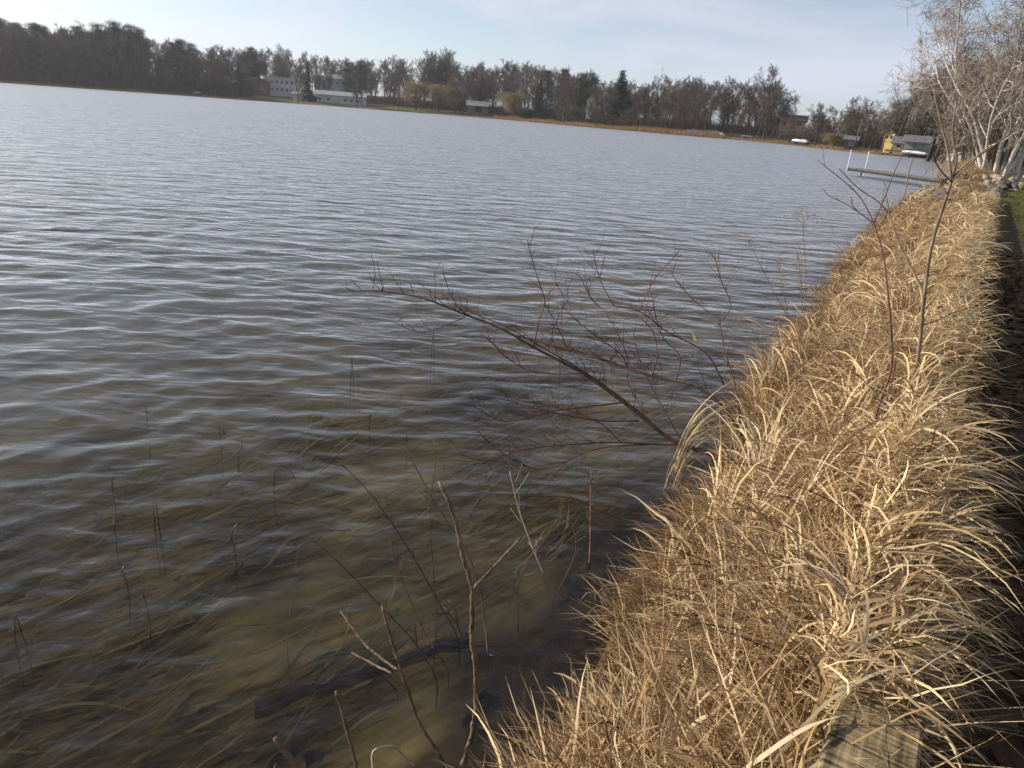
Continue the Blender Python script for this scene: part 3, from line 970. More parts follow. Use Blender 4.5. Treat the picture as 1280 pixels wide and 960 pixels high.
rr.seed(21)
b0 = G(905, 581, 4.3)
dist = lambda x: float(np.interp(x, [440, 905], [4.75, 4.3]))
A = [b0] + px_path([(905, 581), (838, 549), (780, 503), (729, 467), (667, 434), (627, 411), (581, 393), (518, 370), (475, 364), (440, 364)], 4.3, 4.75)
b1 = G(940, 560, 4.45)
B = [b1] + px_path([(928, 546), (870, 483), (815, 471), (784, 460), (741, 444), (709, 436), (674, 428), (635, 417)], 4.45, 4.9)
b2 = G(930, 540, 4.6)
O_ = [b2] + px_path([(924, 514), (915, 467), (905, 436), (899, 405), (866, 374), (833, 335)], 4.6, 5.1)
shrub('dogwood_shrub', 'leaning dogwood shrub with dark red bare twigs reaching over the water', 'shrub', b0, [
    (A, 0.017, 0.003, DB, 16, 0.2), (B, 0.013, 0.003, DB, 10, 0.2), (O_, 0.008, 0.002, DB, 5, 0.2),
    dg([(838, 549), (780, 500), (726, 462), (672, 431), (630, 407), (580, 388)], 4.37, 4.6, 0.006),
    dg([(667, 434), (674, 401), (681, 376), (674, 354), (659, 300)], 4.55, 4.7),
    dg([(709, 436), (694, 401), (681, 376), (700, 352)], 4.7, 4.66, 0.003),
    dg([(780, 503), (745, 507), (690, 514), (627, 526), (585, 503)], 4.45, 4.3, 0.005, nt_=6),
    dg([(799, 526), (749, 526), (694, 516), (612, 495)], 4.42, 4.25, 0.004, nt_=5),
    dg([(729, 467), (690, 467), (659, 462), (635, 448), (608, 421)], 4.5, 4.4, 0.004, nt_=6),
    dg([(850, 556), (811, 555), (776, 553), (721, 555), (659, 561), (596, 575), (573, 567)], 4.36, 4.1, 0.005, nt_=7),
    dg([(776, 553), (752, 530), (713, 514), (650, 500)], 4.3, 4.2, 0.003),
    dg([(815, 555), (745, 561), (674, 587), (627, 565), (592, 534)], 4.36, 4.0, 0.004, nt_=5),
    dg([(905, 481), (885, 444), (831, 413), (799, 389), (768, 383), (752, 385), (721, 339)], 4.6, 5.0, 0.005, nt_=7),
    dg([(768, 383), (752, 354), (741, 315)], 4.9, 5.0, 0.003, nt_=2),
    dg([(799, 389), (815, 354), (850, 313)], 4.9, 5.1, 0.003, nt_=2),
    dg([(899, 405), (913, 385), (901, 350), (893, 319)], 4.9, 5.0, 0.0035, nt_=3),
    dg([(784, 460), (780, 448), (752, 425), (721, 401), (700, 380)], 4.6, 4.7, 0.004),
    dg([(795, 499), (784, 475), (786, 456), (776, 425), (756, 389)], 4.45, 4.7, 0.004),
    dg([(815, 471), (821, 448), (817, 417), (800, 395)], 4.6, 4.8, 0.0035),
    dg([(845, 478), (850, 445), (831, 425), (812, 360)], 4.6, 4.8, 0.0035),
    dg([(581, 397), (526, 415), (487, 401)], 4.65, 4.6, 0.003, nt_=2),
    dg([(479, 364), (471, 325)], 4.72, 4.75, 0.0022, nt_=0),
    dg([(575, 389), (560, 360), (553, 339)], 4.65, 4.72, 0.0024, nt_=1),
    dg([(518, 370), (512, 352)], 4.7, 4.72, 0.002, nt_=0),
    dg([(700, 449), (690, 420), (700, 392), (712, 372)], 4.53, 4.6, 0.003),
    dg([(820, 660), (752, 640), (721, 624), (659, 620), (590, 616)], 3.8, 3.7, 0.0035, nt_=4),
    dg([(640, 417), (690, 433), (760, 452), (830, 474)], 4.85, 4.6, 0.004, nt_=6),
    dg([(860, 565), (826, 505), (800, 450), (790, 410)], 4.35, 4.7, 0.004, nt_=4),
])

# red-stemmed shrub further along
rr.seed(8)
dS = 4.0
b0 = G(1070, 640, dS)
shrub('red_stemmed_shrub', 'upright shrub with deep red stems rising out of the dry grass', 'shrub', b0, [
    ([b0] + px_path([(1070, 640), (1084, 560), (1101, 500), (1114, 462), (1114, 410), (1109, 357), (1105, 324), (1092, 279), (1079, 252), (1022, 200)], dS, dS + 0.5), 0.008, 0.002, DR, 2, 0.14),
    (px_path([(1092, 279), (1056, 254), (1037, 245), (1028, 236)], dS + .4, dS + .5), 0.0032, 0.0016, DR, 1, 0.1),
    (px_path([(1092, 279), (1105, 249), (1118, 215), (1130, 190)], dS + .4, dS + .45), 0.0035, 0.0018, DR, 1, 0.1),
    ([b0] + px_path([(1080, 650), (1095, 590), (1104, 520), (1112, 480)], dS, dS + 0.3), 0.006, 0.0025, DR, 1, 0.12),
    ([b0] + px_path([(1066, 650), (1084, 585), (1094, 530), (1112, 490), (1121, 440)], dS, dS + 0.3), 0.006, 0.0025, DR, 1, 0.12),
    ([b0] + px_path([(1112, 580), (1108, 545), (1094, 492), (1060, 459), (1022, 425)], dS, dS + 0.4), 0.006, 0.002, DB, 1, 0.15),
    ([b0] + px_path([(1075, 600), (1098, 540), (1117, 515), (1128, 470)], dS, dS + 0.3), 0.004, 0.002, DR, 0, 0.1),
])

# tan sapling
rr.seed(3)
dS = 4.7
SB = 'sapling_bark'
b0 = G(1141, 500, dS)
fork = [(1191, 222)]
shrub('bare_sapling', 'tall tan bare sapling forking into a few stiff twigs', 'sapling', b0, [
    ([b0] + px_path([(1141, 494), (1150, 425), (1156, 365), (1165, 305), (1180, 256), (1191, 222)], dS, dS + 0.15), 0.0135, 0.0075, SB, 0, 0),
    (px_path([(1190, 226), (1184, 185), (1176, 152), (1170, 125), (1167, 110)], dS + .15, dS + .2), 0.0065, 0.0042, SB, 0, 0),
    (px_path([(1191, 222), (1196, 200), (1191, 173), (1192, 150), (1195, 130)], dS + .15, dS + .1), 0.0062, 0.004, SB, 0, 0),
    (px_path([(1191, 222), (1207, 206), (1235, 187), (1266, 165)], dS + .15, dS + .3), 0.0062, 0.003, SB, 0, 0),
    (px_path([(1188, 228), (1205, 212), (1228, 190), (1240, 181)], dS + .15, dS + .0), 0.005, 0.0025, SB, 0, 0),
    (px_path([(1189, 227), (1173, 209), (1168, 198), (1167, 190)], dS + .14, dS + .1), 0.0045, 0.003, 'dead_stem_dark', 0, 0),
    (px_path([(1156, 368), (1139, 335), (1120, 294), (1112, 267), (1107, 240)], dS + .06, dS + .3), 0.0075, 0.0035, SB, 0, 0),
    (px_path([(1112, 267), (1128, 249), (1136, 215), (1141, 197)], dS + .25, dS + .3), 0.004, 0.0028, SB, 0, 0),
    (px_path([(1112, 267), (1095, 250), (1075, 237), (1049, 211)], dS + .25, dS + .45), 0.004, 0.0026, 'dead_stem_dark', 0, 0),
    (px_path([(1153, 407), (1175, 399), (1191, 391), (1214, 384)], dS + .04, dS + .1), 0.0035, 0.002, 'dead_stem_dark', 0, 0),
    (px_path([(1185, 245), (1178, 232), (1172, 220)], dS + .13, dS + .1), 0.003, 0.002, SB, 0, 0),
    (px_path([(1139, 335), (1128, 320), (1108, 300)], dS + .15, dS + .25), 0.003, 0.0018, SB, 0, 0),
])

# cut and dead stems at the water's edge below the camera
rr.seed(14)


def cutstem(name, label, cat, base_px, d, paths, mat='dead_stem', knob=0.0, group=None):
    b0 = G(*base_px, d)
    root = empty(name, b0)
    tag(root, label, cat, group)
    for j, (pts, r0, r1, e) in enumerate(paths):
        path = px_path(pts, d if j == 0 else d + 0.02, d + e)
        if j == 0:
            path = [b0] + path
        path = np.array(path) - b0
        c = spline(path, max(10, 7 * len(pts)))
        rad_ = np.linspace(r0, r1, len(c))
        if knob:
            rad_ = rad_ * np.array([1 + knob * (rr.random() ** 3) for _ in range(len(c))])
            c[1:] += np.array([[rr.gauss(0, r0 * 0.16) for _ in range(3)] for _ in range(len(c) - 1)])
        mb = MB(); mb.tube(c, rad_, 8)
        mb.build('stem' if j == 0 else 'side_shoot', mat, root, smooth=True)
    return root


cutstem('pruned_shrub', 'thick knobbly cut-back stem standing at the water edge with one side shoot', 'stem', (578, 975), 1.95, [
    ([(578, 960), (591, 914), (595, 852), (590, 793), (589, 735), (578, 693), (570, 656), (557, 618), (549, 602)], 0.0088, 0.006, 0.25),
    ([(593, 735), (605, 722), (620, 706), (651, 672)], 0.005, 0.0035, 0.2)], knob=0.5)
cutstem('pruned_shrub', 'crooked brown cut-back stem with two short side shoots over the water', 'stem', (560, 972), 1.98, [
    ([(557, 960), (524, 902), (499, 831), (487, 793), (478, 758)], 0.006, 0.0042, 0.2),
    ([(499, 839), (457, 806), (426, 764)], 0.0042, 0.0035, 0.3),
    ([(490, 842), (466, 830), (440, 816)], 0.004, 0.003, 0.2)], knob=0.5)
cutstem('pruned_stub', 'short brown cut stub poking up out of the shallow water', 'stem', (447, 975), 1.9, [([(445, 960), (432, 906), (420, 864)], 0.006, 0.005, 0.1)], mat='dead_stem', knob=0.4)
cutstem('pruned_stub', 'short pale thick stick slanting out of the shallows', 'stem', (385, 972), 1.85, [([(374, 960), (358, 940), (343, 922)], 0.0085, 0.0078, 0.05)], mat='dead_stem', knob=0.2)
cutstem('bent_stalk', 'pale bent stalk hooked over beside the pruned stems', 'stem', (467, 972), 1.85, [([(466, 958), (466, 940), (487, 933), (505, 945), (520, 960)], 0.0042, 0.0032, 0.1)], mat='pale_stalk')
thin = [([(574, 806), (545, 747), (499, 668), (457, 610), (422, 575)], 2.6, 0.0036, 'dead_stem_dark', 'thin dark shoot leaning far out over the water behind the pruned stems'),
        ([(545, 850), (520, 806), (474, 756), (424, 704), (385, 670)], 2.35, 0.0032, 'dead_stem_dark', 'thin dark shoot slanting low across the shallows'),
        ([(560, 840), (537, 802), (507, 735), (487, 677)], 2.45, 0.0028, 'dogwood_red', 'short thin reddish shoot between two dark shoots'),
        ([(610, 830), (607, 785), (587, 697), (545, 631), (507, 560)], 2.5, 0.0042, 'dogwood_brown', 'long curved brown shoot passing behind the knobbly cut stem'),
        ([(700, 790), (693, 756), (666, 685), (649, 639), (637, 589)], 3.0, 0.004, 'pale_stalk', 'pale whitish dead weed stalk leaning over the water'),
        ([(648, 790), (647, 750), (648, 718)], 2.8, 0.005, 'dead_stem', 'short straight tan stalk standing at the bank edge'),
        ([(737, 700), (738, 640), (739, 589)], 3.3, 0.0055, 'dead_stem', 'straight upright tan stalk rising above the grass edge'),
        ([(360, 790), (366, 730), (374, 680)], 2.6, 0.0016, 'dead_stem', 'hair-thin upright stalk standing in the shallows'),
        ([(545, 760), (538, 640), (545, 560), (540, 545)], 2.55, 0.002, 'dead_stem_dark', 'very thin dark twig beside the top of the knobbly cut stem'),
        ([(620, 800), (660, 700), (705, 640)], 2.9, 0.003, 'dead_stem', 'slender tan weed stem slanting up beside the pale stalk'),
        ([(690, 760), (720, 680), (700, 620)], 3.0, 0.002, 'dogwood_brown', 'slender brown twig curving over the bank edge')]
for pts, d, r, mat, lab in thin:
    b0 = G(*pts[0], d)
    root = empty('thin_shoot', b0)
    tag(root, lab, 'shoot')
    mb = MB()
    c = stem(mb, np.array([b0] + px_path(pts, d, d + 0.35)) - b0, r, r * 0.45, sides=5)
    mb.build('stem', mat, root, smooth=True)
    mb = MB(); twigs(mb, c, 7 if r > 0.0025 else 3, 0.12, r * 0.45, spread=0.7, up=0.4, forks=1, lo=0.45)
    mb.build('twigs', mat, root, smooth=True)['kind'] = 'stuff'

# dry weeds with seed heads at the edge of the grass
rr.seed(30)
for (hx, hy, bx, by, d, lab) in [(1003, 268, 1003, 420, 8.6, 'tall dry weed with a wide flat seed head above the grass edge'),
                                 (972, 328, 985, 440, 7.6, 'dry weed with a narrow reddish seed head leaning over the water'),
                                 (997, 312, 1000, 430, 7.8, 'dry weed carrying seed tufts all up its stem'),
                                 (940, 410, 960, 470, 6.3, 'small dry weed with a round feathery top'),
                                 (968, 400, 975, 470, 6.2, 'short dry weed tangled into the grass edge'),
                                 (935, 300, 990, 420, 9.5, 'wispy dry weed bowed far out over the water')]:
    b0 = G(bx, by, d)
    root = empty('dry_weed', b0)
    tag(root, lab, 'weed')
    mb = MB()
    c = stem(mb, np.array([b0, at_d((bx * 2 + hx) / 3 + 4, (by * 2 + hy) / 3, d), at_d(hx, hy, d + 0.1)]) - b0, 0.0045, 0.002, n=14, sides=5)
    twigs(mb, c, 9, 0.2, 0.0016, 0.6, 0.5, forks=1, lo=0.5)
    mb.build('stem', 'dead_stem', root, smooth=True)
    n = 130
    top = c[-1]
    if 'flat' in lab or 'round' in lab or 'wispy' in lab:
        bs = top + np.column_stack([rg.normal(0, 0.09, n), rg.normal(0, 0.09, n), rg.normal(0, 0.03, n)])
    else:
        bs = c[rg.integers(8, 14, n)] + rg.normal(0, 0.022, (n, 3))
    V, Fq, T = blades(bs, rg.uniform(0, 6.28, n), rg.uniform(-0.6, 1.4, n), rg.uniform(-1, 1, n), rg.uniform(0.012, 0.04, n), rg.uniform(0.004, 0.009, n), rg.random(n), seg=2, rng=rg)
    np_mesh('seed_head', V, Fq, 'seed_fluff', {'tint': T}, parent=root)['kind'] = 'stuff'

# dead stalks of water plants standing in the lake
rr.seed(77)
for k, (x, y, kind) in enumerate([(196, 656, 'pair'), (292, 680, 'club'), (275, 540, 'hook'), (181, 516, 'bent'), (343, 600, 'arch'), (440, 474, 'pair'), (541, 440, 'pair'), (22, 785, 'fork'), (153, 712, 'bud'), (180, 748, 'bent'),
                                  (140, 600, 'bud'), (448, 470, 'bent'), (143, 655, 'bud'), (300, 560, 'bud'), (508, 545, 'bent'), (462, 520, 'bud'), (660, 615, 'bent')]):
    p = at_z(x, y, 0.0)
    root = empty('water_stalk', (p[0], p[1], gz(p[0], p[1]) - 0.02))
    lab = {'pair': 'pair of dark dead stalks joined at the tip, standing in the water', 'club': 'dark twisted dead stalk standing in the shallow water', 'hook': 'dead water plant stalk folded into a small loop',
           'bent': 'thin dead water plant stalk sticking out crookedly', 'arch': 'dead water plant stem folded over in an arch', 'fork': 'stubby forked dead stalk in the shallows', 'bud': 'tip of a dead water plant barely breaking the surface'}[kind]
    tag(root, lab, 'water plant', 'dead water plants in the lake')
    sc_ = math.hypot(p[0], p[1]) / 900
    h = {'pair': 30, 'club': 32, 'hook': 12, 'bent': 14, 'arch': 22, 'fork': 18, 'bud': 6}[kind] * sc_
    z0 = -root.location.z
    j = lambda a: rr.gauss(0, a)
    mb = MB()
    r = 0.0026 + 0.0005 * sc_ * 900 / 4
    if kind in ('pair', 'fork'):
        for sg in (-1, 1):
            mb.tube(spline([(sg * 0.016, j(.01), 0), (sg * 0.012, 0, z0), (sg * 0.002, j(.005), z0 + h)], 8), np.linspace(r, r * 0.7, 8), 5)
    elif kind in ('hook', 'arch'):
        w_ = h * (0.5 if kind == 'hook' else 1.3)
        mb.tube(spline([(0, 0, 0), (0, 0, z0), (w_ * 0.15, 0, z0 + h), (w_ * 0.7, j(.01), z0 + h * 0.8), (w_, j(.02), z0 - 0.02)], 14), np.linspace(r * 0.8, r * 0.6, 14), 5)
    else:
        c = spline([(0, 0, 0), (j(.004), j(.004), z0 * 0.9), (j(.006), j(.006), z0 + h * 0.5), (j(.01) + h * 0.15, j(.01), z0 + h)], 10)
        mb.tube(c, np.linspace(r, r * (1.1 if kind != 'bent' else 0.6), 10), 6)
    mb.build('stalk', 'wet_stalk', root, smooth=True)

# dark band under the water along the bank, shaped like a branch
b0 = at_z(440, 858, -0.1)
root = empty('sunken_band', b0)
tag(root, 'dark branch-shaped band under the water near the bank', 'log')
mb = MB()
c = stem(mb, np.array([at_z(318, 893, -0.12), at_z(380, 868, -0.1), at_z(450, 846, -0.08), at_z(520, 820, -0.06), at_z(590, 796, -0.02)]) - b0, 0.022, 0.028, sides=9, wob=0.006)
mb.build('stem', 'wet_stalk', root, smooth=True)
mb = MB(); twigs(mb, c, 6, 0.3, 0.006, 0.8, 0.0, lo=0.1); mb.build('side_shoot', 'wet_stalk', root, smooth=True)

# fallen leaves in the shallows
rr.seed(4)
for (x, y) in [(375, 935), (392, 945), (350, 950), (610, 870), (640, 915), (700, 925), (590, 900)]:
    p = at_z(x, y, -0.03)
    z_ = max(gz(p[0], p[1]) + 0.015, -0.05)
    mb = MB()
    n_ = 9
    vs = []
    for k in range(n_):
        a = k * 6.283 / n_; q = 0.04 * (1 + 0.35 * (k % 2)) * rr.uniform(0.8, 1.2)
        vs.append((math.cos(a) * q * 0.7, math.sin(a) * q, 0.012 * math.sin(a * 2) + 0.004 * rr.random()))
    mb.add([(0, 0, 0)] + vs, [(0, 1 + k, 1 + (k + 1) % n_) for k in range(n_)])
    o = mb.build('fallen_leaf', 'soil_wood')
    o.location = (p[0], p[1], z_); o.rotation_euler = (rr.gauss(0, .2), rr.gauss(0, .2), rr.random() * 6)
    tag(o, 'dark brown fallen leaf lying at the water edge', 'leaf', 'fallen leaves at the water edge')

# ------------------------------------------------------------------ stones at the end of the timber wall
rr.seed(9)
protos = []
for k in range(5):
    bm = bmesh.new()
    bmesh.ops.create_icosphere(bm, subdivisions=2, radius=0.5)
    off = rr.random() * 10
    for v in bm.verts:
        c = v.co.copy()
        q = 1 + 0.22 * math.sin(c.x * 5 + off) * math.cos(c.y * 4 + off * 2) + 0.16 * math.sin(c.z * 7 + off * 3 + c.x * 3) + rr.uniform(-0.09, 0.09)
        v.co = Vector((c.x * q * 1.15, c.y * q * 0.9, c.z * q * 0.72))
    me = bpy.data.meshes.new('stone'); bm.to_mesh(me); bm.free()
    me.materials.append(MATS['stone_%d' % min(k, 3)])
    protos.append(me)
sw = empty('stone_wall', st(34, 1.0, 0.6))
tag(sw, 'loose fieldstone retaining wall stepping up the lawn beyond the timber wall', 'wall')


def stone(s, t, z, size):
    o = bpy.data.objects.new('stone', rr.choice(protos))
    col.objects.link(o)
    o.parent = sw
    o.location = Vector(st(s, t, z)) - sw.location
    o.scale = [size * rr.uniform(0.75, 1.25) for _ in range(3)]
    o.rotation_euler = (rr.gauss(0, .35), rr.gauss(0, .35), rr.random() * 6.3)


for k in range(34):                 # the wall across the lawn, three rough courses
    t = -1.2 + k * 0.3
    for c_ in range(3):
        ss = 34.4 - 0.25 * max(0, t) + c_ * 0.4 + rr.gauss(0, 0.1)
        if rr.random() < 0.93:
            stone(ss, t + rr.gauss(0, .08), 0.72 + c_ * 0.2 + 0.02 * max(0, t) + rr.gauss(0, .03) - (0.25 if t < -0.4 else 0), rr.uniform(0.3, 0.46))
for k in range(70):                 # stones spilling along the edge towards the timber
    s_ = rr.uniform(25.5, 36)
    t_ = rr.uniform(-1.7, 0.5)
    p = st(s_, t_)
    stone(s_, t_, gz(p[0], p[1]) + rr.uniform(0.0, 0.2), rr.choice([0.25, 0.3, 0.36, 0.42]) * rr.uniform(0.8, 1.3))
stone(38.3, -1.2, 0.95, 0.95)       # one big pale boulder
p = st(33.0, -1.9); stone(33.0, -1.9, gz(p[0], p[1]) + .15, 0.75)

# ------------------------------------------------------------------ trees


def grow(rng, mbs, p, d, ln, r, lvl, prm):
    """recursive branches; mbs[0] trunk and limbs, mbs[1] twigs"""
    nseg = prm['seg'][lvl]
    pts = [np.array(p, float)]
    q = np.array(d, float)
    for i in range(nseg):
        q = q + np.array([rng.gauss(0, 1), rng.gauss(0, 1), rng.gauss(0, 1)]) * prm['wob'][lvl] + np.array([0, 0, prm['up'][lvl]])
        q /= np.linalg.norm(q)
        pts.append(pts[-1] + q * ln / nseg)
    last = lvl >= prm['levels'] - 1
    tip = prm['tip'] if last else max(r * prm['taper'][lvl], prm['tip'])
    twig = lvl >= prm['twig_from']
    mbs[1 if twig else 0].tube(pts, np.linspace(r, tip, len(pts)), prm['sides'][lvl], cap=False)
    if last:
        return
    pts = np.array(pts)
    n = prm['n'][lvl]
    for k in range(n):
        u = prm['from'][lvl] + (1 - prm['from'][lvl]) * (k + rng.random()) / n
        u = min(u, 0.995)
        x = u * nseg; i = min(int(x), nseg - 1); fr = x - i
        pos = pts[i] * (1 - fr) + pts[i + 1] * fr
        dd = pts[i + 1] - pts[i]; dd /= np.linalg.norm(dd)
        a = rng.random() * 6.283
        side = np.cross(dd, [math.cos(a), math.sin(a), 0.3]); side /= max(np.linalg.norm(side), 1e-6)
        an = R(prm['ang'][lvl] * rng.uniform(0.65, 1.3))
        nd = dd * math.cos(an) + side * math.sin(an)
        l2 = ln * prm['len'][lvl] * rng.uniform(0.65, 1.25) * (1.0 - prm['shrink'][lvl] * u)
        r2 = max((r + (tip - r) * u) * prm['rad'][lvl], prm['tip'])
        grow(rng, mbs, pos, nd, l2, r2, lvl + 1, prm)


BARE = dict(levels=5, seg=[7, 5, 3, 2, 1], wob=[0.05, 0.12, 0.2, 0.25, 0.2], up=[0.02, 0.13, 0.16, 0.15, 0.1], taper=[0.25, 0.3, 0.35, 0.4, 0.5], tip=0.02, sides=[7, 4, 3, 3, 3], twig_from=2,
            n=[14, 8, 7, 4, 0], ang=[48, 44, 42, 40, 0], len=[0.46, 0.5, 0.5, 0.6, 0], shrink=[0.45, 0.3, 0.2, 0.1, 0], rad=[0.45, 0.5, 0.6, 0.7, 0])
BARE['from'] = [0.14, 0.25, 0.2, 0.15, 0]


def bare_proto(seed, h, mt, mtw, **over):
    rng = random.Random(seed)
    prm = dict(BARE); prm.update(over)
    a, b = MB(), MB()
    grow(rng, (a, b), (0, 0, -0.5), (rng.gauss(0, .04), rng.gauss(0, .04), 1), h * 0.86 + 0.5, h * 0.016, 0, prm)
    root = empty('bare_tree', (0, 0, 0))
    a.build('trunk', mt, root, smooth=True)
    b.build('crown', mtw, root)
    return root


def needle_proto(seed, h, kind):
    rng = np.random.default_rng(seed)
    root = empty('conifer', (0, 0, 0))
    mb = MB(); mb.tube([(0, 0, -0.5), (0, 0, h * 0.5), (0, 0, h * 0.97)], [h * 0.016, h * 0.01, 0.03], 6)
    N = []
    if kind == 'spruce':
        lev = np.linspace(0.1, 0.985, 26)
        for q in lev:
            R_ = h * 0.19 * (1 - q) ** 0.85 + 0.12
            for k in range(int(5 + 6 * (1 - q))):
                a = rng.random() * 6.283; rr_ = R_ * rng.uniform(0.75, 1.12)
                e = np.array([math.sin(a) * rr_, math.cos(a) * rr_, h * q - rr_ * 0.28])
                s0 = np.array([0, 0, h * q + rr_ * 0.12])
                mb.tube([s0, e], [0.05, 0.015], 3, cap=False)
                m = int(10 + 20 * rr_)
                u = rng.random(m)[:, None] ** 0.7
                N.append(s0 + (e - s0) * u + rng.normal(0, 0.14 + 0.03 * rr_, (m, 3)) * [1, 1, 0.75])
    else:                                                # pine: open whorls, clumped plumes, broken top
        for k in range(100):
            q = rng.uniform(0.12, 0.97)
            R_ = h * 0.2 * math.sin(min(1.0, (1.04 - q) * 1.7) * 1.57) * rng.uniform(0.45, 1.3) + 0.25
            a = rng.random() * 6.283
            s0 = np.array([0, 0, h * q]); e = np.array([math.sin(a) * R_, math.cos(a) * R_, h * q + R_ * rng.uniform(0.05, 0.4)])
            mb.tube([s0, e], [0.07, 0.02], 3, cap=False)
            for u in np.linspace(0.35, 1, 4):
                m = 22
                N.append(s0 + (e - s0) * u + rng.normal(0, 1, (m, 3)) * [0.55, 0.55, 0.34] * 1.3)
    mb.build('trunk', 'bark_dark', root)
    b = np.concatenate(N); n = len(b)
    V, Fq, T = blades(b, rng.uniform(0, 6.28, n), rng.uniform(-0.5, 0.9, n), rng.uniform(-0.8, 0.5, n), rng.uniform(0.4, 0.9, n), rng.uniform(0.14, 0.3, n), np.clip(rng.normal(0.45, 0.25, n), 0, 1), seg=1, rng=rng)
    np_mesh('crown', V, Fq, 'needle', {'tint': T}, parent=root)
    return root


def willow_proto(seed, h):
    rng = random.Random(seed); rn = np.random.default_rng(seed)
    root = empty('willow_tree', (0, 0, 0))
    a, b = MB(), MB()
    prm = dict(BARE); prm.update(levels=3, n=[11, 6, 0, 0, 0], tip=0.03)
    grow(rng, (a, b), (0, 0, -0.5), (0.02, 0, 1), h * 0.72, h * 0.02, 0, prm)
    a.build('trunk', 'bark_grey', root, smooth=True)
    b.build('limbs', 'willow_strand', root)
    src = np.array(b.v)
    n = 1900
    bs = src[rn.integers(0, len(src), n)] + rn.normal(0, 0.25, (n, 3))
    V, Fq, T = blades(bs, rn.uniform(0, 6.28, n), rn.uniform(-0.2, 0.6, n), rn.uniform(R(-88), R(-76), n), np.minimum(rn.uniform(0.2, 0.6, n) * h, bs[:, 2] * 0.9 + 0.2), rn.uniform(0.03, 0.06, n), rn.random(n), seg=4, rng=rn)
    np_mesh('crown', V, Fq, 'willow_strand', {'tint': T}, parent=root)
    return root


bare = [bare_proto(101, 16, 'bark_grey', 'twig_brown'), bare_proto(102, 16, 'bark_dark', 'twig_brown', ang=[38, 40, 40, 40, 0]), bare_proto(103, 16, 'bark_grey', 'twig_grey', ang=[55, 48, 45, 40, 0]),
        bare_proto(104, 16, 'bark_dark', 'twig_grey', n=[16, 8, 7, 4, 0]), bare_proto(105, 16, 'bark_grey', 'twig_red', ang=[40, 42, 45, 40, 0]), bare_proto(106, 16, 'bark_dark', 'twig_brown', n=[17, 8, 6, 4, 0], ang=[60, 50, 40, 40, 0])]
tall = bare_proto(120, 16, 'bark_grey', 'twig_grey', n=[18, 7, 7, 4, 0], ang=[34, 36, 40, 40, 0])
pine = [needle_proto(201, 20, 'pine'), needle_proto(202, 20, 'pine')]
spruce = [needle_proto(203, 16, 'spruce')]
willow = willow_proto(301, 11)
PROTOS = {}
for lst, h in ((bare, 16), ([tall], 16), (pine, 20), (spruce, 16), ([willow], 11)):
    for q in lst:
        PROTOS[q.as_pointer()] = (q, h)
used = set()


def plant(proto, px, d, y_top, label, cat='tree', group=None, wide=1.0, rng=rr, name=None, sink=0.0):
    """a tree on the far shore: picture column, distance, and the picture height its top reaches"""
    g0 = on_ground(px, d)
    top = at_d(px, y_top, d)
    h = max(1.5, top[2] - g0[2])
    key = proto.as_pointer()
    q, hp = PROTOS[key]
    if key in used:
        o = copy_tree(q)
    else:
        o = q; used.add(key)
    s_ = h / hp
    o.location = (g0[0], g0[1], g0[2] - sink)
    o.rotation_euler = (rng.gauss(0, 0.025), rng.gauss(0, 0.025), rng.random() * 6.283)
    sw_ = s_ ** 0.6 * wide if s_ < 1.3 else s_ * wide
    o.scale = (sw_, sw_, s_)
    if 'label' in o: del o['label']
    if 'group' in o: del o['group']
    tag(o, label, cat, group)
    if name: o.name = name
    return o


def shore_d(x):
    xs = [q[0] for q in FAR][::-1]; ds = [q[1] for q in FAR][::-1]
    return float(np.interp(x, xs, ds))


rr.seed(55)
TOPX = [-60, 0, 40, 90, 130, 165, 185, 200, 225, 245, 262, 280, 300, 320, 345, 365, 375, 390, 405, 420, 445, 470, 500, 530, 560, 590, 610, 630, 650, 690, 730, 760, 795, 815, 840, 880, 920, 945, 970, 985, 1000, 1020, 1060, 1100, 1150, 1300]
TOPY = [22, 30, 34, 40, 36, 40, 48, 56, 56, 60, 68, 60, 62, 64, 67, 64, 72, 72, 74, 76, 74, 77, 77, 73, 71, 82, 84, 80, 83, 87, 95, 104, 102, 107, 97, 102, 103, 105, 112, 134, 142, 138, 128, 120, 92, 80]


def top_y(x):
    return float(np.interp(x, TOPX, TOPY))


LOOK = ['grey round-crowned leafless tree', 'dark upright leafless tree', 'wide grey leafless tree', 'dense leafless tree', 'reddish brown leafless tree', 'broad low-branched leafless tree']
PLACE = [(-999, 'of the pine wood'), (250, 'by the broad dark spruce'), (316, 'around the white buildings'), (470, 'around the golden willows'), (585, 'around the dark shed'), (665, 'around the cream gable'), (748, 'around the lone spruce'), (890, 'around the blue boats')]


def wood_label(q, px, row):
    k = bare.index(q)
    pl = [t for x, t in PLACE if px >= x][-1]
    return LOOK[k] + (' in the front row ', ' in the middle rows ', ' in the back row ')[row] + pl, 'trees ' + pl

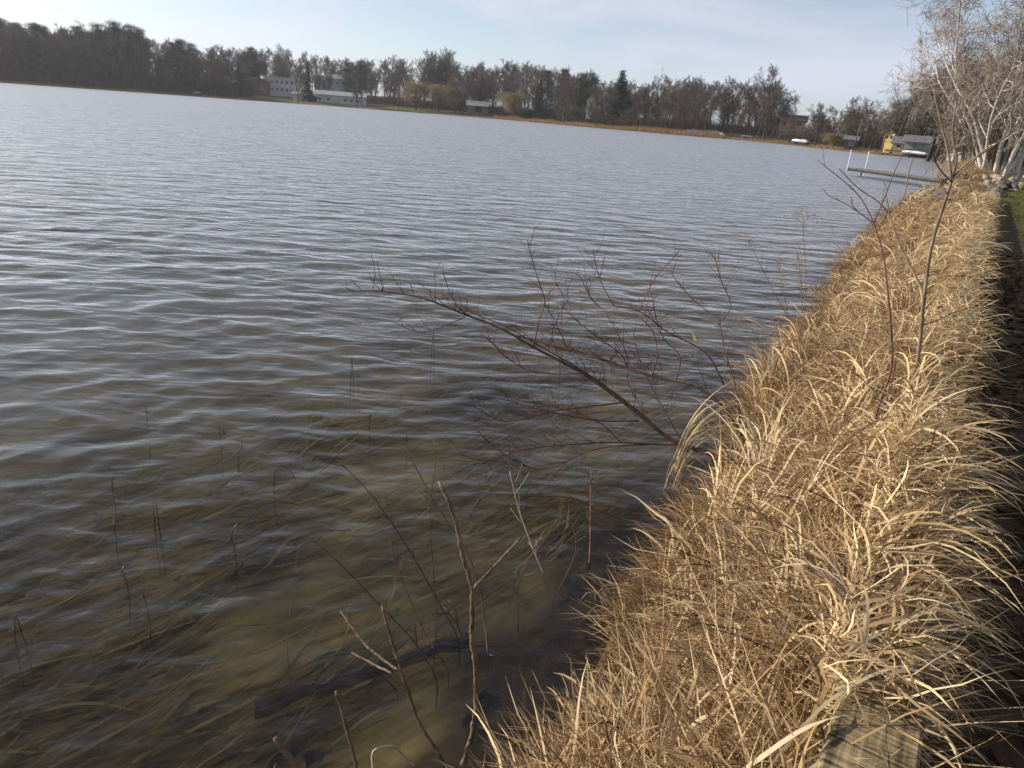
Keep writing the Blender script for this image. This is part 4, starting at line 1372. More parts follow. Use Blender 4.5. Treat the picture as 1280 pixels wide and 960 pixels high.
x = -70.0
while x < 985:                       # two loose rows and fill
    open_ = 415 > x > 392 or 385 > x > 368
    for row in range(3):
        d = shore_d(x) + (16, 38, 75)[row] * rr.uniform(0.7, 1.3)
        if 306 < x < 470:
            d += (45, 50, 25)[row]
        px = x + rr.uniform(-9, 9)
        yt = top_y(px) + (9, 3, 0)[row] * rr.uniform(0.2, 2.0) + rr.uniform(-3, 5)
        if row == 0 and (470 < x < 560 or 625 < x < 740 or 880 < x < 985):
            continue
        if open_ and row < 2:
            continue
        q = rr.choice(bare)
        lab, grp = wood_label(q, px, row)
        plant(q, px, d, yt, lab, group=grp, wide=1.15)
    x += rr.uniform(8.5, 13)
x = 990.0
while x < 1215:                      # lower trees towards the near end of the far shore
    for row in range(2):
        d = shore_d(x) + (22, 60)[row] * rr.uniform(0.7, 1.3)
        px = x + rr.uniform(-8, 8)
        q = rr.choice(bare + [bare[4], bare[4]])
        lab = LOOK[bare.index(q)] + (' close behind the boathouses', ' well back behind the boathouses')[row]
        plant(q, px, d, top_y(px) + rr.uniform(0, 18), lab, group='trees behind the boathouses', wide=1.1)
    x += rr.uniform(10, 16)
for px, yt, dd in [(8, 24, 30), (52, 30, 28), (64, 34, 40), (108, 34, 35), (132, 31, 25), (152, 28, 30), (176, 36, 28), (168, 32, 45), (228, 50, 25), (242, 55, 35), (318, 60, 60), (310, 66, 70), (30, 30, 55), (90, 38, 50)]:
    plant(rr.choice(pine), px, shore_d(px) + dd, yt, 'dark shaggy pine standing in the wood on the wooded shore', group='pines in the wood across the lake', wide=1.35, name='pine_tree')
for px, yt, dd in [(438, 78, 55), (450, 76, 60), (722, 92, 45), (736, 91, 40), (682, 88, 45), (703, 86, 50)]:
    plant(rr.choice(pine), px, shore_d(px) + dd, yt, 'dark evergreen behind the open lawns across the lake', group='evergreens behind the lawns', wide=1.0, name='pine_tree')
plant(spruce[0], 775, shore_d(775) + 16, 88, 'tall lone green spruce with tiered branches above the brush across the lake', wide=1.75, name='spruce_tree')
plant(spruce[0], 301, shore_d(301) + 12, 80, 'broad dark spruce close to the shore beside the white building', wide=1.3, name='spruce_tree')
plant(spruce[0], 386, shore_d(386) + 14, 78, 'narrow dark spruce between the white building and the low boathouse', wide=0.8, name='spruce_tree')
plant(spruce[0], 672, shore_d(672) + 50, 93, 'small pointed spruce half hidden in bare trees', wide=0.9, name='spruce_tree')
for px, yt, lab in [(520, 94, 'golden willow with drooping strands at the edge of the open lawn'), (548, 97, 'broad golden willow beside the white-trunked tree'), (570, 101, 'golden willow leaning towards the dark shed'), (643, 108, 'golden willow standing alone behind the reeds')]:
    plant(willow, px, shore_d(px) + 14, yt, lab, wide=1.3, name='willow_tree')
plant(willow, 1044, shore_d(1044) + 6, 162, 'low golden bushy willow at the shore near the small dark shed', wide=1.2, name='willow_tree')
plant(tall, 956, shore_d(956) + 14, 91, 'tall slender bare cottonwood overtopping its neighbours on the shore', name='cottonwood_tree', wide=1.1)
for px, yt, dd in [(1021, 134, 6), (446, 88, 2), (452, 94, 5), (372, 84, 2), (1059, 126, 25), (378, 70, 14), (400, 74, 60), (412, 76, 60), (530, 70, 40), (556, 68, 45)]:
    by = 'by the small dark shed' if px > 1000 else 'behind the golden willows' if px > 500 else 'before the low boathouse' if dd < 10 else 'on the slope above the boathouse' if px > 395 else 'beside the narrow dark spruce'
    plant(tall, px, shore_d(px) + dd, yt, 'slim bare tree with upswept branches ' + by, group='slim bare trees on the far shore', name='bare_tree')

# brush and reeds along the far shore
rg = np.random.default_rng(44)


def strip(name, x0, x1, n, off, hgt, mat, label, cat, wdt=(0.05, 0.12), lean=0.35):
    px = rg.uniform(x0, x1, n)
    bs = []
    for q in px:
        d = shore_d(q) + rg.uniform(*off)
        p = at_d(q, hor(q), d); bs.append((p[0], p[1]))
    bs = np.array(bs)
    zz = ground_h(bs)[0]
    clump = 0.45 + 0.9 * vnoise(bs[:, 0] * 0.12, bs[:, 1] * 0.12, 61)
    V, Fq, T = blades(np.column_stack([bs, zz - 0.1]), rg.uniform(0, 6.28, n), rg.normal(R(76), lean * 0.6, n), rg.normal(R(60), lean, n), rg.uniform(*hgt, n) * clump, rg.uniform(*wdt, n), rg.random(n), seg=2, rng=rg)
    o = np_mesh(name, V, Fq, mat, {'tint': T})
    tag(o, label, cat, kind='stuff')


strip('shore_reeds', 618, 905, 9000, (-3.5, 2.5), (0.8, 2.0), 'reed', 'tan reed belt along the waterline in front of the brush', 'reeds')
strip('dry_shore_grass', 905, 1105, 4500, (-1.0, 2.5), (0.3, 0.9), 'reed', 'strip of low tan dry grass at the waterline before the gardens', 'grass')
strip('dry_bank_grass', -80, 320, 6000, (-1.5, 2.0), (0.3, 1.1), 'reed', 'thin strip of brownish grass along the foot of the wooded shore', 'grass')
strip('shore_brush', 742, 885, 15000, (3, 26), (2.0, 6.5), 'scrub', 'dense brown leafless brush behind the reed belt', 'brush', (0.05, 0.11), 0.5)
strip('wood_undergrowth', -80, 315, 20000, (3, 60), (2.0, 8.5), 'scrub', 'dark undergrowth filling the foot of the wood across the lake', 'undergrowth', (0.06, 0.14), 0.5)
strip('hillside_brush', 440, 742, 13000, (34, 75), (2.0, 6.5), 'scrub', 'dark leafless brush behind the lawns across the lake', 'brush', (0.06, 0.13), 0.5)
strip('garden_brush', 885, 1215, 9000, (34, 70), (1.5, 5.5), 'scrub', 'brown leafless brush behind the shore gardens and boathouses', 'brush', (0.05, 0.11), 0.5)

# ------------------------------------------------------------------ buildings across the lake


def wall_panel(mb, w_, h_, t_, holes, x0=0.0, y=0.0, z0=0.0):
    """front wall with real openings: boxes round each hole (holes in rows of equal height)"""
    rows = sorted({(a[2], a[3]) for a in holes})
    zc = z0
    for (za, zb) in rows:
        if za > zc + 1e-4:
            mb.box((x0 + w_ / 2, y, (zc + za) / 2), (w_, t_, za - zc))
        xs = x0
        for a in sorted([q for q in holes if (q[2], q[3]) == (za, zb)]):
            if a[0] > xs + 1e-4:
                mb.box(((xs + a[0]) / 2, y, (za + zb) / 2), (a[0] - xs, t_, zb - za))
            xs = a[1]
        if xs < x0 + w_ - 1e-4:
            mb.box(((xs + x0 + w_) / 2, y, (za + zb) / 2), (x0 + w_ - xs, t_, zb - za))
        zc = zb
    if zc < z0 + h_ - 1e-4:
        mb.box((x0 + w_ / 2, y, (zc + z0 + h_) / 2), (w_, t_, z0 + h_ - zc))


def house(name, label, px, d, y_base, w_, h_, dep, wall_m, roof_m, holes, roof='gable_x', roof_h=2.0, rz_off=0.0, cat='house', door=None, plinth=2.5, base_z=None):
    """local x across the front, y away from the viewer; the front faces the lake"""
    p = at_d(px, hor(px), d)
    z0 = at_d(px, y_base, d)[2] if base_z is None else base_z
    rz = math.atan2(-p[0], p[1]) + rz_off
    root = empty(name, (p[0], p[1], z0), rz)
    tag(root, label, cat)
    mb = MB()
    hs = [(a - w_ / 2, b - w_ / 2, c, e) for a, b, c, e in holes]
    hd = list(hs) + ([(door[0] - w_ / 2, door[1] - w_ / 2, 0.0, door[2])] if door and not hs else [])
    wall_panel(mb, w_, h_, 0.25, hd, -w_ / 2, 0.125)
    mb.box((-w_ / 2 + 0.125, dep / 2 + 0.25, h_ / 2), (0.25, dep, h_))
    mb.box((w_ / 2 - 0.125, dep / 2 + 0.25, h_ / 2), (0.25, dep, h_))
    mb.box((0, dep + 0.125 + 0.25, h_ / 2), (w_, 0.25, h_))
    mb.box((0, dep / 2 + 0.25, -plinth / 2), (w_ - 0.05, dep + 0.3, plinth))
    if roof in ('gable_y',):
        for y in (0.125, dep + 0.375):
            mb.prism([(-w_ / 2, h_), (w_ / 2, h_), (0, h_ + roof_h)], y - 0.12, y + 0.12)
    if roof == 'gable_x':
        for x in (-w_ / 2 + 0.125, w_ / 2 - 0.125):
            n = len(mb.v)
            q = [(0, h_), (dep + 0.5, h_), (dep / 2 + 0.25, h_ + roof_h)]
            mb.add([(x - .12, a, b) for a, b in q] + [(x + .12, a, b) for a, b in q], [(0, 2, 1), (3, 4, 5), (0, 1, 4, 3), (1, 2, 5, 4), (2, 0, 3, 5)])
    mb.build('wall', wall_m, root)
    mb = MB()
    e = 0.5
    if roof == 'gable_x':
        yb = dep + 0.5
        for a, b in (((-e), yb / 2), (yb + e, yb / 2)):
            za = h_ - e * roof_h / (yb / 2); zb = h_ + roof_h
            mb.add([(-w_ / 2 - e, a, za + .05), (w_ / 2 + e, a, za + .05), (w_ / 2 + e, b, zb + .05), (-w_ / 2 - e, b, zb + .05), (-w_ / 2 - e, a, za + .25), (w_ / 2 + e, a, za + .25), (w_ / 2 + e, b, zb + .25), (-w_ / 2 - e, b, zb + .25)],
                   [(0, 3, 2, 1), (4, 5, 6, 7), (0, 1, 5, 4), (1, 2, 6, 5), (2, 3, 7, 6), (3, 0, 4, 7)])
    elif roof == 'gable_y':
        for sg in (-1, 1):
            za = h_ - e * roof_h / (w_ / 2); zb = h_ + roof_h
            xa = sg * (w_ / 2 + e)
            mb.add([(xa, -e, za + .05), (0, -e, zb + .05), (0, dep + .5 + e, zb + .05), (xa, dep + .5 + e, za + .05), (xa, -e, za + .25), (0, -e, zb + .25), (0, dep + .5 + e, zb + .25), (xa, dep + .5 + e, za + .25)],
                   [(0, 1, 2, 3), (4, 7, 6, 5), (0, 4, 5, 1), (1, 5, 6, 2), (2, 6, 7, 3), (3, 7, 4, 0)])
    else:
        mb.box((0, dep / 2 + 0.25, h_ + 0.15), (w_ + 0.6, dep + 1.1, 0.3))
    mb.build('roof', roof_m, root)
    for (a, b, c, f) in hs:
        mb = MB(); mb.box(((a + b) / 2, 0.17, (c + f) / 2), (b - a - 0.01, 0.04, f - c - 0.01))
        wn = mb.build('window', 'window_glass', root)
        mb = MB()
        for xx in (a + .04, b - .04): mb.box((xx, 0.1, (c + f) / 2), (0.08, 0.08, f - c - 0.01))
        for zz in (c + .05, f - .05): mb.box(((a + b) / 2, 0.1, zz), (b - a - 0.17, 0.08, 0.08))
        mb.build('frame', 'white_paint', wn)
    if door:
        mb = MB(); mb.box(((door[0] + door[1]) / 2 - w_ / 2, -0.03 if hs else 0.16, door[2] / 2), (door[1] - door[0] - 0.02, 0.06, door[2] - 0.02))
        mb.build('door', door[3], root)
    return root


def at_px_w(n_px, d):
    return n_px * d / 900.0


D1 = 372
wh = [(x0, x0 + 1.2, 4.7, 6.2) for x0 in np.linspace(0.9, 11.7, 6)] + [(x0, x0 + 1.2, 1.4, 2.9) for x0 in np.linspace(3.06, 11.7, 5)]
house('lakeside_building', 'long white two-storey building with two rows of square windows', 350, D1, 118.5, 13.8, 7.4, 12, 'white_paint', 'roof_pale', wh, roof='flat', cat='building', rz_off=0.12, plinth=6)
house('hillside_house', 'brown house with a wide low roof adjoining the white two-storey building', 323, D1 - 2, 116.5, 10.5, 5.0, 9, 'brown_siding', 'roof_pale', [(2, 4, 1.2, 2.8), (6, 8.5, 1.2, 2.8)], roof='gable_y', roof_h=1.7, plinth=6)
house('boathouse', 'long low pale boathouse with a shallow gable by the far waterline', 424, 352, 130, 23, 3.4, 9, 'white_paint', 'roof_pale', [(2, 3.6, 1.1, 2.2), (6, 7.5, 1.1, 2.2), (13.5, 15, 1.1, 2.2), (16, 17.5, 1.1, 2.2), (18.5, 20, 1.1, 2.2)], roof='gable_x', roof_h=1.6, rz_off=-0.1, plinth=4)
house('garage', 'small pale garage with a dark open door next to the low boathouse', 382, 352, 127.5, 11, 3.0, 7, 'white_paint', 'roof_pale', [], roof='gable_x', roof_h=1.0, door=(6.5, 10.3, 2.5, 'doorway_shade'), cat='garage', plinth=4)
house('hillside_house', 'pale bungalow with a grey roof up the slope behind the boathouse', 424, 398, 108.5, 13, 3.6, 9, 'white_paint', 'roof_pale', [(1.5, 3.5, 1, 2.4), (5, 6.5, 1, 2.4), (8.5, 11, 1, 2.4)], roof='gable_x', roof_h=1.8, plinth=6)
house('hillside_house', 'grey bungalow partly hidden by bare branches up the slope', 404, 400, 108, 8.5, 3.2, 8, 'grey_siding', 'roof_grey', [(1.5, 3, 1, 2.2), (5, 7, 1, 2.2)], roof='gable_x', roof_h=1.7, plinth=6)
house('lake_shed', 'dark low shed with a pale grey roof beside the willows', 597, shore_d(597) + 10, 140.5, 8.5, 2.6, 6, 'brown_siding', 'roof_pale', [], roof='gable_x', roof_h=1.6, door=(3, 6, 2.2, 'doorway_shade'), cat='shed', plinth=2)
house('gable_cottage', 'narrow cream gable of a cottage among dark trees', 737, shore_d(737) + 30, 137.5, 3.0, 3.2, 6, 'cream_paint', 'roof_brown', [(0.9, 2.1, 1.2, 2.4)], roof='gable_y', roof_h=1.5, plinth=3)
house('garden_house', 'low tan house with a brown roof above a sloping green lawn', 988, shore_d(988) + 46, 160, 7.0, 2.0, 7, 'tan_siding', 'roof_brown', [(0.9, 2.2, 0.7, 1.6), (4.5, 6, 0.7, 1.6)], roof='gable_x', roof_h=1.4, plinth=4)
house('garden_house', 'grey-roofed white house half hidden behind the tall cottonwood', 962, shore_d(962) + 48, 158, 10, 2.8, 8, 'grey_siding', 'roof_grey', [(1.2, 2.6, 0.9, 2.2), (6.5, 8.5, 0.9, 2.2)], roof='gable_x', roof_h=2.0, plinth=4)
house('yellow_cottage', 'small bright yellow cottage with a steep gable above the boathouse', 1110, shore_d(1110) + 9, 177, 1.9, 1.4, 2.6, 'yellow_paint', 'roof_brown', [(0.3, 0.85, 0.45, 1.1), (1.1, 1.55, 0.45, 1.1)], roof='gable_y', roof_h=0.75, rz_off=-0.35, plinth=2.5)
house('lake_shed', 'small dark shed standing right at the shore below the leaning pole', 1064, shore_d(1064) + 3, 183, 1.9, 1.2, 2, 'hull_dark', 'roof_grey', [], roof='gable_x', roof_h=0.5, cat='shed', plinth=1, door=(0.5, 1.4, 1.0, 'grey_siding'))
house('lake_boathouse', 'tan boarded boathouse with a grey pitched roof beside the white wrapped boat', 1129, shore_d(1129) + 4, 188, 3.0, 1.2, 3, 'tan_siding', 'roof_grey', [(0.5, 1.3, 0.4, 0.95)], roof='gable_x', roof_h=0.9, cat='boathouse', plinth=1.5)
house('grey_garage', 'long grey shed behind the white wrapped boat', 1149, shore_d(1149) + 8, 187, 4.6, 1.2, 4, 'grey_siding', 'roof_grey', [], roof='gable_x', roof_h=0.9, cat='shed', plinth=1.5, door=(1.5, 3, 1.1, 'roof_pale'))
house('pump_house', 'tiny pale wooden hut beside the birch clump', 1224, 88, 193, 1.7, 2.1, 1.6, 'tan_siding', 'roof_grey', [(0.5, 1.2, 1.0, 1.6)], roof='gable_y', roof_h=0.5, cat='hut', plinth=2)

# deck before the boathouse
root = empty('shore_deck', on_ground(1122, shore_d(1122) + 1.2)); root.rotation_euler.z = math.atan2(-root.location.x, root.location.y)
tag(root, 'tan wooden deck on posts in front of the boarded boathouse', 'deck')
for k in range(9):
    mb = MB(); mb.box((-1.6 + k * 0.4, 0, 0.9), (0.36, 1.8, 0.06)); mb.build('plank', 'deck_wood', root)
for k in range(4):
    mb = MB(); mb.box((-1.5 + k, -0.7, 0.3), (0.12, 0.12, 1.13)); mb.build('post', 'deck_wood', root)
mb = MB(); mb.box((0, -0.82, 0.72), (3.6, 0.06, 0.28)); mb.build('fascia', 'deck_wood', root)

# ------------------------------------------------------------------ boats


def boat(name, label, pos, rz, ln, wd, hull_m, cover_m, cover_h, group=None):
    root = empty(name, pos, rz)
    tag(root, label, 'boat', group)
    st_ = np.linspace(0, 1, 11)
    V = []; prof = 9
    for u in st_:
        half = wd / 2 * (1 - max(0, (u - 0.45) / 0.55) ** 2.2) + 0.02
        keel = 0.12 + 0.25 * max(0, (u - 0.6) / 0.4) ** 2
        sheer = 0.75 + 0.2 * u ** 2
        for k in range(prof):
            a = -1 + 2 * k / (prof - 1)
            V.append((half * math.copysign(abs(a) ** 0.6, a), (u - 0.5) * ln, keel + (sheer - keel) * abs(a) ** 2.2))
    mb = MB()
    fs = [(i * prof + k, i * prof + k + 1, (i + 1) * prof + k + 1, (i + 1) * prof + k) for i in range(10) for k in range(prof - 1)]
    fs.append(tuple(range(prof - 1, -1, -1)))
    mb.add(V, fs); mb.build('hull', hull_m, root, smooth=True)
    V = []
    for u in st_:
        half = (wd / 2 * (1 - max(0, (u - 0.45) / 0.55) ** 2.2) + 0.02) * 1.04
        sheer = 0.75 + 0.2 * u ** 2
        top = cover_h * math.sin(math.pi * min(1, max(0.02, u * 0.92 + 0.08))) ** 0.6
        for k in range(prof):
            a = -1 + 2 * k / (prof - 1)
            V.append((half * a, (u - 0.5) * ln * 1.02, sheer - 0.12 + (top + 0.12) * (1 - abs(a) ** 1.6)))
    mb = MB(); mb.add(V, [(i * prof + k, (i + 1) * prof + k, (i + 1) * prof + k + 1, i * prof + k + 1) for i in range(10) for k in range(prof - 1)] + [tuple(range(prof))])
    mb.build('cover', cover_m, root, smooth=True)
    mb = MB()
    for y in (-ln * .25, ln * .2):
        mb.box((0, y, 0.06), (wd * 0.8, 0.15, 0.24))
    mb.build('cradle', 'pole_wood', root)
    return root


def boat_px(label, px, off, yaw, ln, hull_m, cover_m, ch, wd=None, name='covered_boat'):
    g0 = on_ground(px, shore_d(px) + off)
    face = math.atan2(-g0[0], g0[1])
    return boat(name, label, g0, face + yaw, ln, wd or ln * 0.38, hull_m, cover_m, ch)


boat_px('white shrink-wrapped boat parked beside the tan boathouse', 1146, 1.2, R(78), 4.0, 'hull_dark', 'white_wrap', 0.3)
boat_px('silver tarped boat on the grass near the birch trees', 1203, 2.0, R(70), 3.2, 'hull_white', 'grey_tarp', 0.8)
boat_px('blue tarped boat hauled out at the end of the reed belt', 869, 2.0, R(80), 5.0, 'hull_white', 'blue_tarp', 0.6)
boat_px('dark boat under a blue cover beside a white skiff', 894, 5.0, R(60), 4.6, 'hull_dark', 'blue_tarp', 0.7)
boat_px('white skiff standing between the blue covered boat and the shore', 902, 3.5, R(20), 3.4, 'hull_white', 'white_wrap', 0.3, name='skiff')
boat_px('white covered pontoon boat on the grass before the green lawn', 998, 5.0, R(60), 2.8, 'hull_dark', 'white_wrap', 0.4)
boat_px('small dark boat parked next to the white covered pontoon boat', 1006, 4.5, R(40), 3.0, 'hull_dark', 'grey_tarp', 0.5)
boat_px('dark grey skiff low on the shore below the tall cottonwood', 935, 2.5, R(75), 3.2, 'hull_dark', 'roof_grey', 0.25, name='skiff')
boat_px('grey covered skiff pulled up under the pines of the wooded shore', 246, 3.5, R(70), 3.0, 'hull_dark', 'grey_tarp', 0.4, name='skiff')

# utility poles, leaning pole and mast


def pole(name, label, px, d, y_top, r, mat, arm=False, cat='pole', lean=(0, 0)):
    g0 = on_ground(px, d); h = at_d(px, y_top, d)[2] - g0[2]
    root = empty(name, g0, math.atan2(-g0[0], g0[1])); tag(root, label, cat)
    mb = MB(); mb.tube([(0, 0, -0.3), (lean[0] * h / 2, lean[1], h / 2), (lean[0] * h, lean[1], h)], [r, r * 0.85, r * 0.7], 8); mb.build('shaft', mat, root, smooth=True)
    if arm:
        mb = MB(); mb.box((lean[0] * h, 0, h - 0.5), (1.8, 0.12, 0.14)); mb.build('crossarm', mat, root)
    return root


pole('utility_pole', 'pale utility pole standing on the open lawn across the lake', 498, shore_d(498) + 14, 112, 0.22, 'dead_stem', arm=True)
pole('leaning_pole', 'bare wooden pole leaning over the small dark shed', 1068, shore_d(1068) + 4, 148, 0.12, 'pole_wood', lean=(0.12, 0))
pole('shore_post', 'stout weathered post beside the yellow cottage', 1105, shore_d(1105) + 6, 167, 0.16, 'pole_wood', cat='post')
g0 = on_ground(819, 520); h = at_d(821, 77, 520)[2] - g0[2]
root = empty('radio_mast', g0); tag(root, 'thin lattice radio mast rising behind the brown brush', 'mast')
for k in range(3):
    a = k * 2.094
    mb = MB(); mb.tube([(math.cos(a) * .9, math.sin(a) * .9, 0), (math.cos(a) * .35, math.sin(a) * .35, h * 0.9)], [0.11, 0.09], 4); mb.build('leg', 'galvanised', root)
mb = MB()
for i in range(16):
    q = 0.9 - 0.55 * i / 16; q2 = 0.9 - 0.55 * (i + 1) / 16
    for k in range(3):
        a = k * 2.094; b = (k + 1) * 2.094
        mb.tube([(math.cos(a) * q, math.sin(a) * q, h * .9 * i / 16), (math.cos(b) * q2, math.sin(b) * q2, h * .9 * (i + 1) / 16)], 0.05, 3)
mb.build('bracing', 'galvanised', root)
mb = MB(); mb.tube([(0, 0, h * .88), (0, 0, h)], [0.14, 0.08], 5); mb.build('antenna', 'galvanised', root)

# ------------------------------------------------------------------ dock
pA = at_z(1069, 211, 0.42); pB = at_z(1215, 231, 0.42)
dv = (pB - pA)[:2]; dl = min(np.hypot(*dv), 24.0); dv = dv / np.hypot(*dv)
root = empty('dock', (pA[0], pA[1], 0.0), math.atan2(dv[1], dv[0]))
tag(root, 'long narrow weathered dock with white posts standing over the water', 'dock')
for k in range(int(dl / 0.3)):
    mb = MB(); mb.box((0.15 + k * 0.3, 0, 0.45), (0.28, 1.2, 0.04)); mb.build('plank', 'dock_board', root)
for y in (-0.56, 0.56):
    mb = MB(); mb.box((dl / 2, y, 0.36), (dl, 0.05, 0.14)); mb.build('beam', 'dock_frame', root)
for x in (0.12, 12.0, 19.0):
    for y in (-0.64, 0.64):
        hh = 1.55 if x < 1 else (1.35 if x < 13 else 0.6)
        p = root.matrix_basis @ Vector((x, y, 0))
        zb = gz(p.x, p.y)
        mb = MB(); mb.tube([(x, y, zb - 0.1), (x, y, hh)], 0.03, 8); mb.build('post', 'pole_paint' if hh > 1 else 'dock_frame', root, smooth=True)
mb = MB()
mb.tube([(-0.05, -0.55, 0.3), (-0.05, -0.55, -0.15), (-0.05, 0.55, -0.15), (-0.05, 0.55, 0.3)], 0.05, 6); mb.build('end_frame', 'dock_frame', root)

# stacked dock sections on the stones
p = at_z(1204, 229, 0.75)
root = empty('stacked_dock_section', (p[0], p[1], 0.55), -SH_AZ + 1.3)
tag(root, 'black openwork dock sections piled at the edge of the stones', 'dock section')
for k in range(5):
    mb = MB(); mb.box((0, -0.5 + k * 0.25, 0.28 + 0.02 * (k % 2)), (2.2, 0.08, 0.09)); mb.build('slat', 'dock_frame', root)
for k in range(5):
    mb = MB(); mb.box((-1 + k * 0.5, 0, 0.18), (0.09, 1.15, 0.1)); mb.build('crossbar', 'dock_frame', root)
for sx in (-1, 1):
    for sy in (-.5, .5):
        mb = MB(); mb.box((sx, sy, 0.02), (0.1, 0.1, 0.24)); mb.build('foot', 'dock_frame', root)

# ------------------------------------------------------------------ trees of the near shore
rb = random.Random(64)
BIRCH = dict(levels=4, seg=[9, 6, 4, 2], wob=[0.13, 0.22, 0.28, 0.3], up=[0.03, 0.05, -0.02, -0.06], taper=[0.2, 0.25, 0.35, 0.4], tip=0.006, sides=[8, 5, 3, 3], twig_from=2,
             n=[17, 10, 9, 0], ang=[52, 50, 50, 0], len=[0.36, 0.5, 0.55, 0], shrink=[0.5, 0.3, 0.2, 0], rad=[0.5, 0.45, 0.55, 0])
BIRCH['from'] = [0.15, 0.2, 0.15, 0]


def multi_tree(name, label, base, stems, mt, mtw, prm, twigname='crown'):
    root = empty(name, base)
    tag(root, label, 'tree')
    cr = MB()
    for (off, d, ln, r) in stems:
        tr_ = MB()
        grow(rb, (tr_, cr), off, d, ln, r, 0, prm)
        tr_.build('trunk', mt, root, smooth=True)
    cr.build(twigname, mtw, root)
    return root


bp_ = at_z(1240, 218, 1.15); bb = (bp_[0], bp_[1], gz(bp_[0], bp_[1]) - 0.1)
multi_tree('birch_tree', 'white-barked birch clump with many crooked stems beyond the stone wall', bb, [
    ((0, 0, 0), (-0.36, -0.1, 1), 8.0, 0.088), ((0.25, 0.2, 0), (-0.1, 0.1, 1), 11.5, 0.102), ((0.5, -0.1, 0), (0.12, -0.1, 1), 11.0, 0.102),
    ((0.8, 0.2, 0), (0.3, 0.1, 1), 10.0, 0.095), ((1.1, 0.0, 0), (0.1, 0.05, 1), 12.5, 0.109), ((-0.2, 0.3, 0), (-0.28, 0.25, 1), 10.5, 0.088), ((-0.4, 0.1, 0), (-0.24, -0.15, 1), 8.5, 0.07), ((0.7, 0.4, 0), (0.02, 0.25, 1), 10.0, 0.075), ((1.3, -0.2, 0), (0.3, -0.15, 1), 9.0, 0.07), ((1.5, 0.3, 0), (0.22, 0.2, 1), 10.5, 0.095)], 'birch_bark', 'twig_birch', BIRCH)
bp2 = at_z(1226, 214, 1.15)
bb2 = (bp2[0], bp2[1], gz(bp2[0], bp2[1]) - 0.1)
multi_tree('birch_tree', 'single birch leaning far out over the water with pale drooping limbs', bb2, [((0, 0, 0), (-0.32, -0.1, 1), 6.8, 0.1)], 'birch_bark', 'twig_birch', BIRCH)
# brush at the birches' feet
mb = MB()
rb.seed(12)
SCR = dict(levels=3, seg=[5, 3, 2], wob=[0.12, 0.2, 0.2], up=[0.04, 0.05, 0.02], taper=[0.4, 0.4, 0.4], tip=0.006, sides=[4, 3, 3], twig_from=9, n=[8, 5, 0], ang=[32, 38, 0], len=[0.45, 0.5, 0], shrink=[0.4, 0.2, 0], rad=[0.6, 0.6, 0])
SCR['from'] = [0.2, 0.2, 0]
for cx_, nm in ((0.2, 'brown leafless brush crowding the feet of the birch clump'), (1.7, 'brown leafless brush on the lawn side of the birch clump')):
    root = empty('leafless_bush', (bb[0] + cx_, bb[1] + 0.9, gz(bb[0] + cx_, bb[1] + 0.9)))
    tag(root, nm, 'bush')
    a, b = MB(), MB()
    for k in range(26):
        grow(rb, (a, b), (rb.gauss(0, .35), rb.gauss(0, .35), -0.05), (rb.gauss(0, .25), rb.gauss(0, .25), 1), rb.uniform(1.4, 2.9), 0.014, 0, SCR)
    a.build('branches', 'twig_red', root)

# old broad trees between the birches and the cottages
OAK = dict(levels=4, seg=[7, 7, 5, 3], wob=[0.04, 0.16, 0.24, 0.28], up=[0.0, 0.07, 0.04, 0.0], taper=[0.45, 0.25, 0.3, 0.4], tip=0.014, sides=[9, 6, 4, 3], twig_from=2,
           n=[9, 9, 9, 0], ang=[55, 45, 45, 0], len=[0.68, 0.46, 0.5, 0], shrink=[0.3, 0.3, 0.2, 0], rad=[0.5, 0.45, 0.5, 0])
OAK['from'] = [0.42, 0.2, 0.15, 0]


def old_tree(px, d, y_top, lean, label, mt='bark_dark', mtw='twig_grey', seed=1, thick=0.026, yb=None):
    rb.seed(seed)
    g0 = on_ground(px, d); h = at_d(px, y_top, d)[2] - g0[2]
    multi_tree('old_tree', label, (g0[0], g0[1], g0[2] - 0.2), [((0, 0, 0), (lean, 0.05, 1), h * 0.84, h * thick)], mt, mtw, OAK)


old_tree(1116, 158, 108, 0.33, 'dark crooked tree leaning beside the yellow cottage', seed=5)
old_tree(1164, 124, 88, 0.05, 'stout dark-trunked tree next to the white wrapped boat', seed=6, mtw='twig_birch')
old_tree(1172, 120, 84, 0.18, 'second stout dark trunk close beside its twin by the white wrapped boat', seed=16, mtw='twig_grey')
old_tree(1180, 116, 96, 0.26, 'slanting brown trunk standing between the boats', seed=7, mtw='twig_birch')
old_tree(1256, 70, 20, 0.0, 'tall brown tree standing behind the birch clump', seed=9, mtw='twig_brown', thick=0.02)
old_tree(1292, 62, 0, -0.05, 'tall brown tree behind the birches at the top of the lawn', seed=19, mtw='twig_brown', thick=0.02)
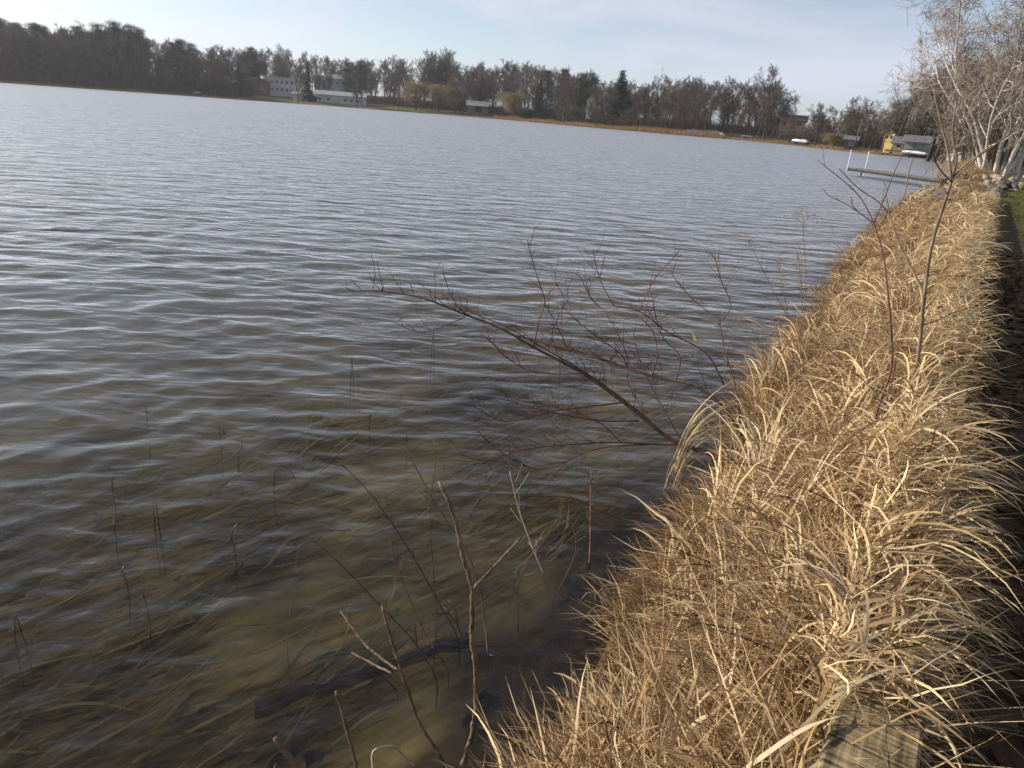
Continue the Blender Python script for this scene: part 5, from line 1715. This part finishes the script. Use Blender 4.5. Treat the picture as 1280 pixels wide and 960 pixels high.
# big dark tree whose boughs hang in from the lawn side
rb.seed(33)
g0 = st(27, 4.9); g0[2] = gz(g0[0], g0[1]) - 0.1
multi_tree('lawn_tree', 'big dark tree whose long boughs hang over the lawn', g0, [((0, 0, 0), (-0.05, 0, 1), 11.5, 0.3)], 'bark_dark', 'bark_dark',
           dict(OAK, tip=0.008, len=[0.72, 0.5, 0.5, 0], n=[14, 10, 8, 0]))

# thicket behind the birches
rr.seed(71)
for k in range(16):
    px = 1195 + k * 6 + rr.uniform(-4, 4)
    q = rr.choice([bare[4], bare[0], bare[4]])
    plant(q, px, rr.uniform(105, 150), rr.uniform(70, 120), LOOK[bare.index(q)] + ' in the thicket behind the birches', group='thicket behind the birches', wide=1.2)

# tan reed clump at the foot of the birches
n = 1500
c0 = at_z(1213, 220, 0.6)
rg = np.random.default_rng(5)
bs = np.column_stack([c0[0] + rg.normal(0, 0.75, n), c0[1] + rg.normal(0, 0.75, n)])
zz = np.maximum(ground_h(bs)[0], 0)
V, Fq, T = blades(np.column_stack([bs, zz - 0.02]), rg.uniform(0, 6.28, n), rg.normal(R(80), 0.12, n), rg.normal(R(60), 0.3, n), rg.uniform(0.8, 1.75, n), rg.uniform(0.012, 0.03, n), rg.random(n) * 0.5 + 0.5, seg=4, rng=rg)
o = np_mesh('reed_clump', V, Fq, 'reed', {'tint': T})
tag(o, 'thick golden reed clump between the dock and the birches', 'reeds')

# ------------------------------------------------------------------ leftover sources that no spot used
for nm, (q, h) in PROTOS.items():
    if nm not in used:
        for ch in list(q.children):
            bpy.data.objects.remove(ch)
        bpy.data.objects.remove(q)

# ------------------------------------------------------------------ the air over the lake
lo, hi = Vector((-900, -500, -4.0)), Vector((900, 1300, 60))
mb = MB(); mb.box((lo + hi) / 2, hi - lo)
m, nt, out = nodes('haze')
pv = new(nt, 'ShaderNodeVolumePrincipled', Density=0.0002, Anisotropy=0.3)
pv.inputs['Color'].default_value = (0.86, 0.9, 0.96, 1)
nt.links.new(pv.outputs['Volume'], out.inputs['Volume'])
o = mb.build('haze', 'haze')
tag(o, 'thin pale haze over the whole lake', 'haze', kind='stuff')
